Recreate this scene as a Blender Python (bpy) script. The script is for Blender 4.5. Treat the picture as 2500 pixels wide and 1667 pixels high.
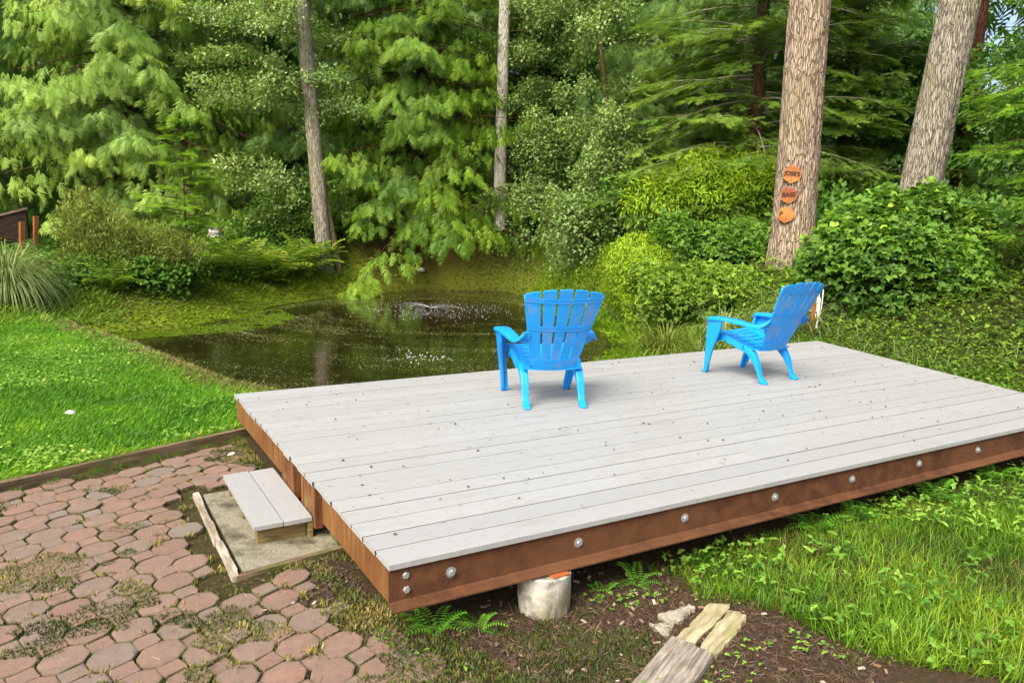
import bpy, math
import numpy as np
from mathutils import Matrix, Vector

for o in list(bpy.data.objects):
    bpy.data.objects.remove(o)
scene = bpy.context.scene
COL = scene.collection
PI = math.pi

# ------------------------------------------------------------------ camera
CAM = np.array([-0.9765, -2.5647, 1.6197])
YAW, PITCH, ROLL = 0.5256, -0.1624, 0.0224
ca, sa, cp, sp = math.cos(YAW), math.sin(YAW), math.cos(PITCH), math.sin(PITCH)
fw = np.array([sa * cp, ca * cp, sp])
ri = np.array([ca, -sa, 0.0])
up = np.cross(ri, fw)
ri2 = ri * math.cos(ROLL) + up * math.sin(ROLL)
up2 = -ri * math.sin(ROLL) + up * math.cos(ROLL)
cam_d = bpy.data.cameras.new("camera")
cam = bpy.data.objects.new("camera", cam_d)
COL.objects.link(cam)
cam.matrix_world = Matrix(((ri2[0], up2[0], -fw[0], CAM[0]), (ri2[1], up2[1], -fw[1], CAM[1]),
                           (ri2[2], up2[2], -fw[2], CAM[2]), (0, 0, 0, 1)))
cam_d.sensor_fit = 'HORIZONTAL'
cam_d.sensor_width = 36.0
cam_d.lens = 36.0 * 1880.9 / 2500.0
cam_d.clip_start = 0.05
cam_d.clip_end = 2000.0
scene.camera = cam

# ------------------------------------------------------------------ light
SUN_ELEV, SUN_AZ = math.radians(46), math.radians(-118)     # azimuth of the sun, clockwise from +y
world = bpy.data.worlds.new("World")
scene.world = world
world.use_nodes = True
wn = world.node_tree
sky = wn.nodes.new("ShaderNodeTexSky")
sky.sky_type = 'NISHITA'
sky.sun_disc = False
sky.sun_elevation = SUN_ELEV
sky.sun_rotation = SUN_AZ
sky.air_density = 1.0
sky.dust_density = 6.0
sky.ozone_density = 0.4
bg = wn.nodes["Background"]
bg.inputs[1].default_value = 0.115
wn.links.new(sky.outputs[0], bg.inputs[0])
sun_d = bpy.data.lights.new("sun", 'SUN')
sun_d.energy = 1.5
sun_d.angle = math.radians(32)
sun_d.color = (1.0, 0.965, 0.90)
sun = bpy.data.objects.new("sun", sun_d)
COL.objects.link(sun)
sdir = Vector((math.sin(SUN_AZ) * math.cos(SUN_ELEV), math.cos(SUN_AZ) * math.cos(SUN_ELEV), math.sin(SUN_ELEV)))
sun.rotation_euler = (-sdir).to_track_quat('-Z', 'Y').to_euler()
sun.location = (-6, -4, 14)
vs = scene.view_settings
vs.view_transform = 'Standard'
vs.look = 'None'
vs.exposure = 1.5
vs.gamma = 1.0
vs.use_curve_mapping = False
scene.cycles.use_denoising = True
scene.cycles.max_bounces = 6
scene.cycles.diffuse_bounces = 3
scene.cycles.glossy_bounces = 2
scene.cycles.transmission_bounces = 4
scene.cycles.caustics_reflective = False
scene.cycles.caustics_refractive = False

# ------------------------------------------------------------------ helpers
RNG = np.random.default_rng(7)


def U(a, b, n=None):
    return RNG.uniform(a, b, n)


def polar(az, d):
    a = math.radians(az)
    return np.array([CAM[0] + d * math.sin(a), CAM[1] + d * math.cos(a)])


def tag(o, label=None, cat=None, group=None, kind=None):
    if label:
        o["label"] = label
    if cat:
        o["category"] = cat
    if group:
        o["group"] = group
    if kind:
        o["kind"] = kind
    return o


def empty(name, loc=(0, 0, 0), rz=0.0):
    o = bpy.data.objects.new(name, None)
    o.location = loc
    o.rotation_euler = (0, 0, rz)
    o.empty_display_size = 0.1
    COL.objects.link(o)
    return o


def mk_mesh(name, V, faces, m=None, var=None, col=None, smooth=False):
    """faces: list of index arrays (each (n,k)); or one array."""
    V = np.asarray(V, np.float32)
    if isinstance(faces, np.ndarray):
        faces = [faces]
    faces = [np.asarray(f, np.int32) for f in faces if len(f)]
    me = bpy.data.meshes.new(name)
    me.vertices.add(len(V))
    me.vertices.foreach_set("co", V.ravel())
    tot = sum(f.size for f in faces)
    npoly = sum(len(f) for f in faces)
    me.loops.add(tot)
    me.loops.foreach_set("vertex_index", np.concatenate([f.ravel() for f in faces]))
    me.polygons.add(npoly)
    sizes = np.concatenate([np.full(len(f), f.shape[1], np.int32) for f in faces])
    starts = np.concatenate([[0], np.cumsum(sizes)[:-1]]).astype(np.int32)
    me.polygons.foreach_set("loop_start", starts)
    me.polygons.foreach_set("loop_total", sizes)
    me.polygons.foreach_set("use_smooth", np.full(npoly, smooth, bool))
    if var is not None:
        a = me.attributes.new("var", 'FLOAT', 'POINT')
        a.data.foreach_set("value", np.asarray(var, np.float32).ravel())
    if col is not None:
        a = me.attributes.new("gcol", 'FLOAT_COLOR', 'POINT')
        c = np.ones((len(V), 4), np.float32)
        c[:, :3] = col
        a.data.foreach_set("color", c.ravel())
    me.update(calc_edges=True)
    if m is not None:
        me.materials.append(m)
    return me


def link(name, me, parent=None, loc=None, rot=None):
    o = bpy.data.objects.new(name, me)
    COL.objects.link(o)
    if parent is not None:
        o.parent = parent
    if loc is not None:
        o.location = loc
    if rot is not None:
        o.rotation_euler = rot
    return o


class MB:
    """collects polygons of any size; build() links ONE mesh"""

    def __init__(self):
        self.v, self.f = [], []

    def add(self, verts, faces):
        b = len(self.v)
        self.v += [tuple(map(float, p)) for p in verts]
        self.f += [tuple(int(i) + b for i in f) for f in faces]

    def box(self, x0, x1, y0, y1, z0, z1):
        self.add([(x0, y0, z0), (x1, y0, z0), (x1, y1, z0), (x0, y1, z0), (x0, y0, z1), (x1, y0, z1), (x1, y1, z1), (x0, y1, z1)],
                 [(0, 3, 2, 1), (4, 5, 6, 7), (0, 1, 5, 4), (1, 2, 6, 5), (2, 3, 7, 6), (3, 0, 4, 7)])

    def prism(self, poly, z0, z1, bev=0.0):
        """vertical prism over a counter-clockwise polygon, top edge bevelled"""
        n = len(poly)
        P = np.array(poly, float)
        if bev > 0:
            c = P.mean(0)
            d = c - P
            ln = np.linalg.norm(d, axis=1, keepdims=True)
            Q = P + d / ln * bev * 1.3
            vs_ = [(p[0], p[1], z0) for p in P] + [(p[0], p[1], z1 - bev) for p in P] + [(p[0], p[1], z1) for p in Q]
            fs = [tuple(range(n - 1, -1, -1)), tuple(range(2 * n, 3 * n))]
            for k in range(2):
                for i in range(n):
                    j = (i + 1) % n
                    fs.append((k * n + i, k * n + j, (k + 1) * n + j, (k + 1) * n + i))
        else:
            vs_ = [(p[0], p[1], z0) for p in P] + [(p[0], p[1], z1) for p in P]
            fs = [tuple(range(n - 1, -1, -1)), tuple(range(n, 2 * n))]
            for i in range(n):
                j = (i + 1) % n
                fs.append((i, j, n + j, n + i))
        self.add(vs_, fs)

    def tube(self, pts, rad, seg=8, cap=True):
        pts = np.asarray(pts, float)
        rad = np.broadcast_to(np.asarray(rad, float), (len(pts),))
        n = len(pts)
        V = []
        prev = None
        for i in range(n):
            t = pts[min(i + 1, n - 1)] - pts[max(i - 1, 0)]
            t = t / (np.linalg.norm(t) + 1e-9)
            if prev is None:
                a = np.cross(t, (0, 0, 1.0)) if abs(t[2]) < .9 else np.cross(t, (1.0, 0, 0))
            else:
                a = prev - t * prev.dot(t)
            a /= np.linalg.norm(a) + 1e-9
            prev = a
            b = np.cross(t, a)
            for k in range(seg):
                w = 2 * PI * k / seg
                V.append(pts[i] + rad[i] * (a * math.cos(w) + b * math.sin(w)))
        F = []
        for i in range(n - 1):
            for k in range(seg):
                k2 = (k + 1) % seg
                F.append((i * seg + k, i * seg + k2, (i + 1) * seg + k2, (i + 1) * seg + k))
        if cap:
            F.append(tuple(range(seg - 1, -1, -1)))
            F.append(tuple((n - 1) * seg + k for k in range(seg)))
        self.add(V, F)

    def mesh(self, name, m, smooth=False):
        me = bpy.data.meshes.new(name)
        me.from_pydata(self.v, [], self.f)
        if smooth:
            me.polygons.foreach_set("use_smooth", np.ones(len(me.polygons), bool))
        me.materials.append(m)
        me.update()
        return me

    def build(self, name, m, parent=None, loc=None, rot=None, smooth=False, bevel=0.0):
        o = link(name, self.mesh(name, m, smooth), parent, loc, rot)
        if bevel > 0:
            b = o.modifiers.new("bevel", 'BEVEL')
            b.width = bevel
            b.segments = 2
            b.limit_method = 'ANGLE'
            b.angle_limit = math.radians(40)
        return o


def _h(ix, iy, iz):
    n = (ix.astype(np.int64) * 374761393 + iy.astype(np.int64) * 668265263 + iz.astype(np.int64) * 2147483647) & 0x7fffffff
    n = ((n ^ (n >> 13)) * 1274126177) & 0x7fffffff
    return ((n ^ (n >> 16)) & 0xffff) / 65535.0


def noise(x, y, z=0.0):
    x, y, z = np.broadcast_arrays(np.asarray(x, float), np.asarray(y, float), np.asarray(z, float))
    ix, iy, iz = np.floor(x), np.floor(y), np.floor(z)
    fx, fy, fz = x - ix, y - iy, z - iz
    fx, fy, fz = fx * fx * (3 - 2 * fx), fy * fy * (3 - 2 * fy), fz * fz * (3 - 2 * fz)
    r = 0
    for dx in (0, 1):
        for dy in (0, 1):
            for dz in (0, 1):
                w = (fx if dx else 1 - fx) * (fy if dy else 1 - fy) * (fz if dz else 1 - fz)
                r = r + w * _h(ix + dx, iy + dy, iz + dz)
    return r


def fbm(x, y, z=0.0, o=4):
    r, a, t = 0, 1.0, 0
    for k in range(o):
        f = 2 ** k
        r = r + a * noise(np.asarray(x) * f + 17 * k, np.asarray(y) * f + 31 * k, np.asarray(z) * f)
        t += a
        a *= .5
    return r / t


def sst(x, a=0.0, b=1.0):
    t = np.clip((np.asarray(x, float) - a) / (b - a), 0, 1)
    return t * t * (3 - 2 * t)


def nrm(a):
    return a / (np.linalg.norm(a, axis=-1, keepdims=True) + 1e-9)


def frames(D, N):
    """rotation matrices whose columns are right, D, normal"""
    D = nrm(D)
    R = nrm(np.cross(D, N))
    N2 = np.cross(R, D)
    return np.stack([R, D, N2], axis=-1)


def bake(T, O, M, S, base_var, jitter=0.0):
    """copies of template T=(V,F,tv) at O with frames M and sizes S -> V, F, var"""
    TV, TF, tv = T
    n, k = len(O), len(TV)
    S = np.asarray(S, float)
    if S.ndim == 1:
        S = S[:, None]
    P = TV[None] * S[:, None, :] if S.shape[1] == 3 else TV[None] * S[:, None, :]
    V = np.einsum('nij,nkj->nki', M, P) + O[:, None, :]
    F = (TF[None] + (np.arange(n) * k)[:, None, None]).reshape(-1, TF.shape[1])
    var = base_var[:, None] + tv[None]
    if jitter:
        var = var + RNG.normal(0, jitter, (n, 1))
    return V.reshape(-1, 3), F, var.ravel()


def joinb(parts):
    Vs, Fs, vs_ = [], [], []
    b = 0
    for V, F, v in parts:
        Vs.append(V)
        Fs.append(F + b)
        vs_.append(v)
        b += len(V)
    return np.concatenate(Vs), Fs, np.concatenate(vs_)


# ------------------------------------------------------------------ leaf templates
def T_leaf(w=.35, fold=.10):
    V = np.array([(0, 0, 0), (w, .45, fold), (0, 1, -.05), (-w, .45, fold)], float)
    return V, np.array([(0, 1, 2), (0, 2, 3)]), np.array([0, .03, .06, .03])


def T_round(w=.5):
    V = np.array([(0, 0, 0), (w * .8, .25, .06), (w * .75, .8, .05), (0, 1, 0), (-w * .75, .8, .05), (-w * .8, .25, .06)], float)
    return V, np.array([(0, 1, 2), (0, 2, 3), (0, 3, 4), (0, 4, 5)]), np.array([-.04, 0, .04, .06, .04, 0])


def T_tri(lw=.40):
    """three leaflets on one stalk"""
    Vs, Fs, tv = [], [], []
    for i, a in enumerate((0, 1.2, -1.2)):
        c, s_ = math.cos(a), math.sin(a)
        L = .66 if i == 0 else .58
        loc = np.array([(0, .02, 0), (lw * L, .55 * L, .09), (0, L, -.06), (-lw * L, .55 * L, .09)])
        R = np.array([[c, s_, 0], [-s_, c, 0], [0, 0, 1]])
        Vs.append(loc @ R.T + np.array([0, .38, 0]))
        Fs += [(4 * i, 4 * i + 1, 4 * i + 2), (4 * i, 4 * i + 2, 4 * i + 3)]
        tv += [-.05, .02, .06, .02]
    return np.concatenate(Vs), np.array(Fs), np.array(tv)


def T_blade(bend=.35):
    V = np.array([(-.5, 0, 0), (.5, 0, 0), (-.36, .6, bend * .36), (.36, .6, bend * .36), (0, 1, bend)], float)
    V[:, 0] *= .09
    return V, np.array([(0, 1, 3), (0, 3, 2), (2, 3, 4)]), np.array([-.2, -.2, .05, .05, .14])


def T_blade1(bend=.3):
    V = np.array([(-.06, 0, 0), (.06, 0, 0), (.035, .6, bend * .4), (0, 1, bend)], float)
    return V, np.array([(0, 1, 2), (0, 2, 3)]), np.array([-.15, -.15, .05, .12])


def T_spray(pairs=6, fl=.42, wid=.05, droop=.25, ang=.8, seed=None):
    """flat conifer spray: fingers left and right of a stem along +y"""
    Vs, Fs, tv = [], [], []
    b = 0
    rr_ = np.random.default_rng(seed or 1)
    k_ = .13 if seed else 0.0

    def finger(o, d, L, w, t):
        nonlocal b
        d = np.asarray(d, float) / np.linalg.norm(d)
        side = np.array([d[1], -d[0], 0.0])
        side /= np.linalg.norm(side) + 1e-9
        tip = o + d * L + np.array([0, 0, -droop * L])
        Vs.extend([o - side * w, o + side * w, tip])
        Fs.append((b, b + 1, b + 2))
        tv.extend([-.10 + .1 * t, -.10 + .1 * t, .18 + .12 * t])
        b += 3

    for i in range(pairs):
        t = (i + .4) / pairs
        o = np.array([0, t * .82, -.12 * t * t])
        L = fl * (1.05 - .62 * t)
        for sx in (-1, 1):
            a_ = ang * (1 + k_ * rr_.normal())
            finger(o + np.array([0, k_ * .1 * rr_.normal(), 0]), (sx * math.sin(a_), math.cos(a_), k_ * .6 * rr_.normal()), L * (1 + k_ * rr_.normal()), wid * (1.1 - .4 * t) * (1 + .5 * k_ * rr_.normal()), t)
    finger(np.array([0, .7, -.06]), (0, 1, 0), .32, wid, 1.0)
    return np.array(Vs), np.array(Fs), np.array(tv)


def T_fern(pairs=11):
    Vs, Fs, tv = [], [], []
    b = 0
    for i in range(pairs):
        t = (i + .8) / pairs
        y, z = t * .9 * (1 - .12 * t * t), .42 * t - .50 * t ** 2.3
        L = .17 * math.sin(PI * min(1, .18 + .82 * (1 - t) ** .8) * .62) * 1.25
        for sx in (-1, 1):
            Vs += [(0, y - .012, z), (sx * L * .5, y - .028, z - .01), (sx * L, y + .04, z - .05), (sx * L * .5, y + .028, z - .01)]
            Fs += [(b, b + 1, b + 2), (b, b + 2, b + 3)]
            tv += [-.1, 0, .12, 0]
            b += 4
    # stalk
    for i in range(5):
        t0, t1 = i / 5, (i + 1) / 5
        p = [(t * .9 * (1 - .12 * t * t), .42 * t - .50 * t ** 2.3) for t in (t0, t1)]
        Vs += [(-.006, p[0][0], p[0][1]), (.006, p[0][0], p[0][1]), (.004, p[1][0], p[1][1]), (-.004, p[1][0], p[1][1])]
        Fs += [(b, b + 1, b + 2), (b, b + 2, b + 3)]
        tv += [-.2] * 4
        b += 4
    return np.array(Vs, float), np.array(Fs), np.array(tv)


# ------------------------------------------------------------------ materials
def new_mat(name):
    m = bpy.data.materials.new(name)
    m.use_nodes = True
    nt = m.node_tree
    b = nt.nodes["Principled BSDF"]
    return m, nt, b


def N(nt, typ, **kw):
    n = nt.nodes.new(typ)
    for k, v in kw.items():
        setattr(n, k, v)
    return n


def ramp(nt, stops, src):
    r = N(nt, "ShaderNodeValToRGB")
    e = r.color_ramp.elements
    while len(e) < len(stops):
        e.new(.5)
    for i, (p, c) in enumerate(stops):
        e[i].position = p
        e[i].color = (c[0], c[1], c[2], 1)
    nt.links.new(src, r.inputs[0])
    return r.outputs[0]


def noise_n(nt, scale, detail=4, rough=.55, vec=None, dist=0.0):
    n = N(nt, "ShaderNodeTexNoise")
    n.inputs["Scale"].default_value = scale
    n.inputs["Detail"].default_value = detail
    n.inputs["Roughness"].default_value = rough
    n.inputs["Distortion"].default_value = dist
    if vec is not None:
        nt.links.new(vec, n.inputs["Vector"])
    return n.outputs[0]


def coords(nt, kind="Object", scale=(1, 1, 1), rand=False):
    t = N(nt, "ShaderNodeTexCoord")
    mp = N(nt, "ShaderNodeMapping")
    mp.inputs["Scale"].default_value = scale
    nt.links.new(t.outputs[kind], mp.inputs["Vector"])
    if rand:
        oi = N(nt, "ShaderNodeObjectInfo")
        mul = N(nt, "ShaderNodeVectorMath", operation='SCALE')
        mul.inputs[0].default_value = (37.0, 53.0, 71.0)
        nt.links.new(oi.outputs["Random"], mul.inputs["Scale"])
        nt.links.new(mul.outputs[0], mp.inputs["Location"])
    return mp.outputs[0]


def mixc(nt, f, a, b, mode='MIX'):
    m = N(nt, "ShaderNodeMix", data_type='RGBA', blend_type=mode)
    for s, v in ((m.inputs[0], f), (m.inputs[6], a), (m.inputs[7], b)):
        if isinstance(v, (int, float)):
            s.default_value = v
        elif isinstance(v, tuple):
            s.default_value = (*v, 1)
        else:
            nt.links.new(v, s)
    return m.outputs[2]


def math_n(nt, op, a, b=0.0, c=None):
    m = N(nt, "ShaderNodeMath", operation=op)
    for i, v in enumerate((a, b, c)):
        if v is None:
            continue
        if isinstance(v, (int, float)):
            m.inputs[i].default_value = v
        else:
            nt.links.new(v, m.inputs[i])
    return m.outputs[0]


def bump(nt, b, h, strength=.4, dist=.01):
    n = N(nt, "ShaderNodeBump")
    n.inputs["Strength"].default_value = strength
    n.inputs["Distance"].default_value = dist
    nt.links.new(h, n.inputs["Height"])
    nt.links.new(n.outputs[0], b.inputs["Normal"])


def leaf_mat(name, stops, trans=.40, rough=.5, spec=.3):
    m, nt, b = new_mat(name)
    at = N(nt, "ShaderNodeAttribute", attribute_name="var")
    c = ramp(nt, stops, at.outputs["Fac"])
    nt.links.new(c, b.inputs["Base Color"])
    b.inputs["Roughness"].default_value = rough
    b.inputs["Specular IOR Level"].default_value = spec
    tr = N(nt, "ShaderNodeBsdfTranslucent")
    tc = mixc(nt, 1.0, c, (1.0, 1.0, .55), 'MULTIPLY')
    nt.links.new(tc, tr.inputs[0])
    mx = N(nt, "ShaderNodeMixShader")
    mx.inputs[0].default_value = trans
    nt.links.new(b.outputs[0], mx.inputs[1])
    nt.links.new(tr.outputs[0], mx.inputs[2])
    nt.links.new(mx.outputs[0], nt.nodes["Material Output"].inputs[0])
    return m


def plain(name, colr, rough=.6, spec=.4, metal=0.0):
    m, nt, b = new_mat(name)
    b.inputs["Base Color"].default_value = (*colr, 1)
    b.inputs["Roughness"].default_value = rough
    b.inputs["Specular IOR Level"].default_value = spec
    b.inputs["Metallic"].default_value = metal
    return m


M = {}
M['cedar_pale'] = leaf_mat('cedar_pale', [(0, (0.061, 0.115, 0.020)), (.4, (0.171, 0.306, 0.053)), (.75, (0.343, 0.520, 0.083)), (1, (0.565, 0.700, 0.125))])
M['cedar_green'] = leaf_mat('cedar_green', [(0, (0.030, 0.075, 0.009)), (.4, (0.099, 0.215, 0.020)), (.75, (0.231, 0.388, 0.032)), (1, (0.413, 0.574, 0.058))])
M['cedar_dark'] = leaf_mat('cedar_dark', [(0, (0.038, 0.091, 0.027)), (.4, (0.108, 0.228, 0.057)), (.75, (0.238, 0.412, 0.091)), (1, (0.406, 0.585, 0.132))])
M['hemlock'] = leaf_mat('hemlock', [(0, (0.035, 0.077, 0.013)), (.4, (0.116, 0.223, 0.028)), (.75, (0.242, 0.386, 0.054)), (1, (0.406, 0.580, 0.085))])
M['hemlock_bright'] = leaf_mat('hemlock_bright', [(0, (0.045, 0.109, 0.008)), (.4, (0.166, 0.332, 0.022)), (.75, (0.306, 0.510, 0.041)), (1, (0.484, 0.637, 0.071))])
M['alder'] = leaf_mat('alder', [(0, (0.067, 0.123, 0.026)), (.4, (0.169, 0.281, 0.066)), (.75, (0.320, 0.462, 0.131)), (1, (0.700, 0.700, 0.356))], rough=.38, spec=.5)
M['maple_dark'] = leaf_mat('maple_dark', [(0, (0.033, 0.090, 0.018)), (.4, (0.106, 0.248, 0.039)), (.75, (0.213, 0.407, 0.064)), (1, (0.566, 0.700, 0.108))])
M['lime'] = leaf_mat('lime', [(0, (0.065, 0.130, 0.007)), (.4, (0.213, 0.361, 0.019)), (.75, (0.410, 0.590, 0.033)), (1, (0.623, 0.700, 0.065))])
M['olive'] = leaf_mat('olive', [(0, (0.039, 0.055, 0.009)), (.4, (0.131, 0.177, 0.025)), (.75, (0.260, 0.321, 0.054)), (1, (0.490, 0.520, 0.122))])
M['bramble'] = leaf_mat('bramble', [(0, (0.025, 0.071, 0.009)), (.4, (0.092, 0.203, 0.024)), (.75, (0.183, 0.351, 0.039)), (1, (0.393, 0.589, 0.067))])
M['cover'] = leaf_mat('cover', [(0, (0.043, 0.089, 0.010)), (.4, (0.139, 0.251, 0.024)), (.75, (0.259, 0.413, 0.039)), (1, (0.454, 0.595, 0.079))])
M['lawn'] = leaf_mat('lawn', [(0, (0.025, 0.089, 0.002)), (.4, (0.085, 0.262, 0.006)), (.75, (0.204, 0.416, 0.012)), (1, (0.471, 0.618, 0.038))])
M['tallgrass'] = leaf_mat('tallgrass', [(0, (0.031, 0.086, 0.004)), (.4, (0.107, 0.244, 0.008)), (.75, (0.253, 0.391, 0.021)), (1, (0.526, 0.563, 0.059))])
M['clover'] = leaf_mat('clover', [(0, (0.050, 0.135, 0.014)), (.4, (0.170, 0.348, 0.034)), (.75, (0.339, 0.537, 0.081)), (1, (0.636, 0.672, 0.208))])
M['straw'] = leaf_mat('straw', [(0, (0.070, 0.045, 0.013)), (.4, (0.161, 0.119, 0.035)), (.75, (0.252, 0.210, 0.070)), (1, (0.364, 0.315, 0.140))], trans=.2)
M['margin'] = leaf_mat('margin', [(0, (0.041, 0.083, 0.004)), (.4, (0.132, 0.243, 0.008)), (.75, (0.231, 0.369, 0.014)), (1, (0.347, 0.486, 0.049))])
M['moss'] = leaf_mat('moss', [(0, (.020, .034, .003)), (.35, (.055, .085, .006)), (.65, (.15, .145, .022)), (1, (.34, .27, .085))], trans=.15)
M['fern'] = leaf_mat('fern', [(0, (0.042, 0.090, 0.009)), (.4, (0.135, 0.247, 0.024)), (.75, (0.285, 0.405, 0.045)), (1, (0.540, 0.555, 0.060))])
M['fern_green'] = leaf_mat('fern_green', [(0, (0.030, 0.105, 0.009)), (.4, (0.105, 0.300, 0.024)), (.75, (0.225, 0.510, 0.045)), (1, (0.420, 0.750, 0.090))])
M['pampas'] = leaf_mat('pampas', [(0, (0.076, 0.115, 0.038)), (.4, (0.204, 0.281, 0.089)), (.75, (0.357, 0.433, 0.166)), (1, (0.586, 0.637, 0.319))])
M['litter'] = leaf_mat('litter', [(0, (0.017, 0.009, 0.005)), (.3, (0.056, 0.036, 0.021)), (.6, (0.130, 0.083, 0.047)), (.85, (0.255, 0.162, 0.093)), (1, (0.425, 0.357, 0.281))], trans=.05, rough=.8)
M['duckweed'] = leaf_mat('duckweed', [(0, (0.094, 0.125, 0.014)), (.4, (0.229, 0.270, 0.052)), (.75, (0.416, 0.437, 0.166)), (1, (0.676, 0.676, 0.499))], trans=.1)


def N_out(nt, sc, vec):
    n = N(nt, "ShaderNodeTexNoise")
    n.inputs["Scale"].default_value = sc
    n.inputs["Detail"].default_value = 4
    nt.links.new(vec, n.inputs["Vector"])
    sc_ = N(nt, "ShaderNodeVectorMath", operation='SCALE')
    nt.links.new(n.outputs["Color"], sc_.inputs[0])
    sc_.inputs["Scale"].default_value = 6.0
    return sc_.outputs[0]


def bark_mat(name, dark, mid, light, moss=None, vs_=3.0):
    m, nt, b = new_mat(name)
    v = coords(nt, "Object", (vs_ * 3.2, vs_ * 3.2, vs_ * .8))
    n1 = noise_n(nt, 3.0, 8, .65, v, .6)
    v2 = coords(nt, "Object", (1.3, 1.3, .6))
    n2 = noise_n(nt, 1.5, 4, .5, v2)
    v3 = coords(nt, "Object", (vs_ * 15, vs_ * 15, vs_ * 1.7))
    vo = N(nt, "ShaderNodeTexVoronoi", feature='DISTANCE_TO_EDGE')
    vo.inputs["Scale"].default_value = 1.0
    nt.links.new(mixc(nt, .16, v3, N_out(nt, 2.5, v)), vo.inputs["Vector"])
    crack = ramp(nt, [(.0, (1, 1, 1)), (.12, (0, 0, 0))], vo.outputs["Distance"])
    c = ramp(nt, [(.30, dark), (.45, mid), (.66, light)], n1)
    c = mixc(nt, math_n(nt, 'MULTIPLY', crack, .62), c, dark)
    if moss:
        c = mixc(nt, ramp(nt, [(.45, (0, 0, 0)), (.7, (.75, .75, .75))], n2), c, moss)
    nt.links.new(c, b.inputs["Base Color"])
    b.inputs["Roughness"].default_value = .9
    b.inputs["Specular IOR Level"].default_value = .15
    bump(nt, b, math_n(nt, 'SUBTRACT', n1, math_n(nt, 'MULTIPLY', crack, .9)), 1.0, .03)
    return m


M['fir_bark'] = bark_mat('fir_bark', (.085, .058, .040), (.33, .25, .178), (.50, .41, .31), (.31, .265, .15))
M['fir_bark_grey'] = bark_mat('fir_bark_grey', (.10, .086, .066), (.30, .265, .205), (.48, .44, .36), (.25, .25, .12))
M['brown_bark'] = bark_mat('brown_bark', (.045, .025, .015), (.13, .075, .045), (.24, .15, .10), (.16, .14, .06))
M['red_bark'] = bark_mat('red_bark', (.035, .014, .008), (.10, .042, .024), (.18, .085, .05))
M['pale_bark'] = bark_mat('pale_bark', (.34, .31, .25), (.60, .56, .48), (.78, .74, .66))
M['stem_bark'] = bark_mat('stem_bark', (.06, .05, .02), (.15, .13, .05), (.27, .24, .11))
M['twig'] = plain('twig', (.30, .26, .21), .8, .2)


def deck_mat():
    m, nt, b = new_mat('composite_board')
    v = coords(nt, "Object", (1.0, 1.0, 1.0), rand=True)
    oi = N(nt, "ShaderNodeObjectInfo")
    # cathedral grain: distorted bands along the board
    v1 = coords(nt, "Object", (1.1, 9.0, 1.0), rand=True)
    n1 = noise_n(nt, 1.6, 3, .5, v1)
    w = math_n(nt, 'SINE', math_n(nt, 'MULTIPLY', n1, 95.0))
    vf = coords(nt, "Object", (14.0, 260.0, 1.0), rand=True)
    nf = noise_n(nt, 1.0, 2, .6, vf)
    lines = ramp(nt, [(.55, (0, 0, 0)), (.95, (1, 1, 1))], w)
    gr = math_n(nt, 'MULTIPLY', lines, .30)
    base = mixc(nt, math_n(nt, 'MULTIPLY', oi.outputs["Random"], .7), (.318, .326, .316), (.270, .277, .268))
    c = mixc(nt, gr, base, (.20, .20, .194))
    c = mixc(nt, math_n(nt, 'MULTIPLY', nf, .22), c, (.215, .215, .21))
    nd = noise_n(nt, 2.3, 6, .65, coords(nt, "Object", (1, 3, 1), rand=True))
    dirt = ramp(nt, [(.56, (0, 0, 0)), (.80, (.5, .5, .5))], nd)
    c = mixc(nt, dirt, c, (.185, .185, .15))
    ns = noise_n(nt, 60, 2, .5, v)
    c = mixc(nt, ramp(nt, [(.70, (0, 0, 0)), (.78, (.55, .55, .55))], ns), c, (.15, .13, .10))
    nt.links.new(c, b.inputs["Base Color"])
    b.inputs["Roughness"].default_value = .62
    b.inputs["Specular IOR Level"].default_value = .35
    hh = math_n(nt, 'ADD', math_n(nt, 'MULTIPLY', lines, -.6), math_n(nt, 'MULTIPLY', nf, .5))
    bump(nt, b, hh, .15, .002)
    return m


M['deck'] = deck_mat()
M['joint_shade'] = plain('joint_shade', (.045, .042, .036), .9, .1)  # dark colour standing in for shade inside the board gaps


def steel_mat():
    m, nt, b = new_mat('rusted_steel')
    v = coords(nt, "Object", (1, 1, 1))
    n1 = noise_n(nt, 11, 6, .62, v)
    n2 = noise_n(nt, 170, 3, .65, v)
    n3 = noise_n(nt, 2.2, 4, .55, v)
    c = ramp(nt, [(.36, (.052, .020, .008)), (.5, (.078, .030, .011)), (.64, (.112, .045, .017))], n1)
    c = mixc(nt, ramp(nt, [(.42, (0, 0, 0)), (.62, (.65, .65, .65))], n3), c, (.115, .050, .020))
    c = mixc(nt, ramp(nt, [(.56, (0, 0, 0)), (.70, (.55, .55, .55))], n2), c, (.20, .105, .052))
    c = mixc(nt, ramp(nt, [(.30, (.6, .6, .6)), (.40, (0, 0, 0))], n2), c, (.028, .012, .006))
    nt.links.new(c, b.inputs["Base Color"])
    b.inputs["Roughness"].default_value = .85
    b.inputs["Specular IOR Level"].default_value = .25
    bump(nt, b, math_n(nt, 'ADD', n2, math_n(nt, 'MULTIPLY', n1, .6)), .5, .003)
    return m


M['steel'] = steel_mat()


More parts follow.
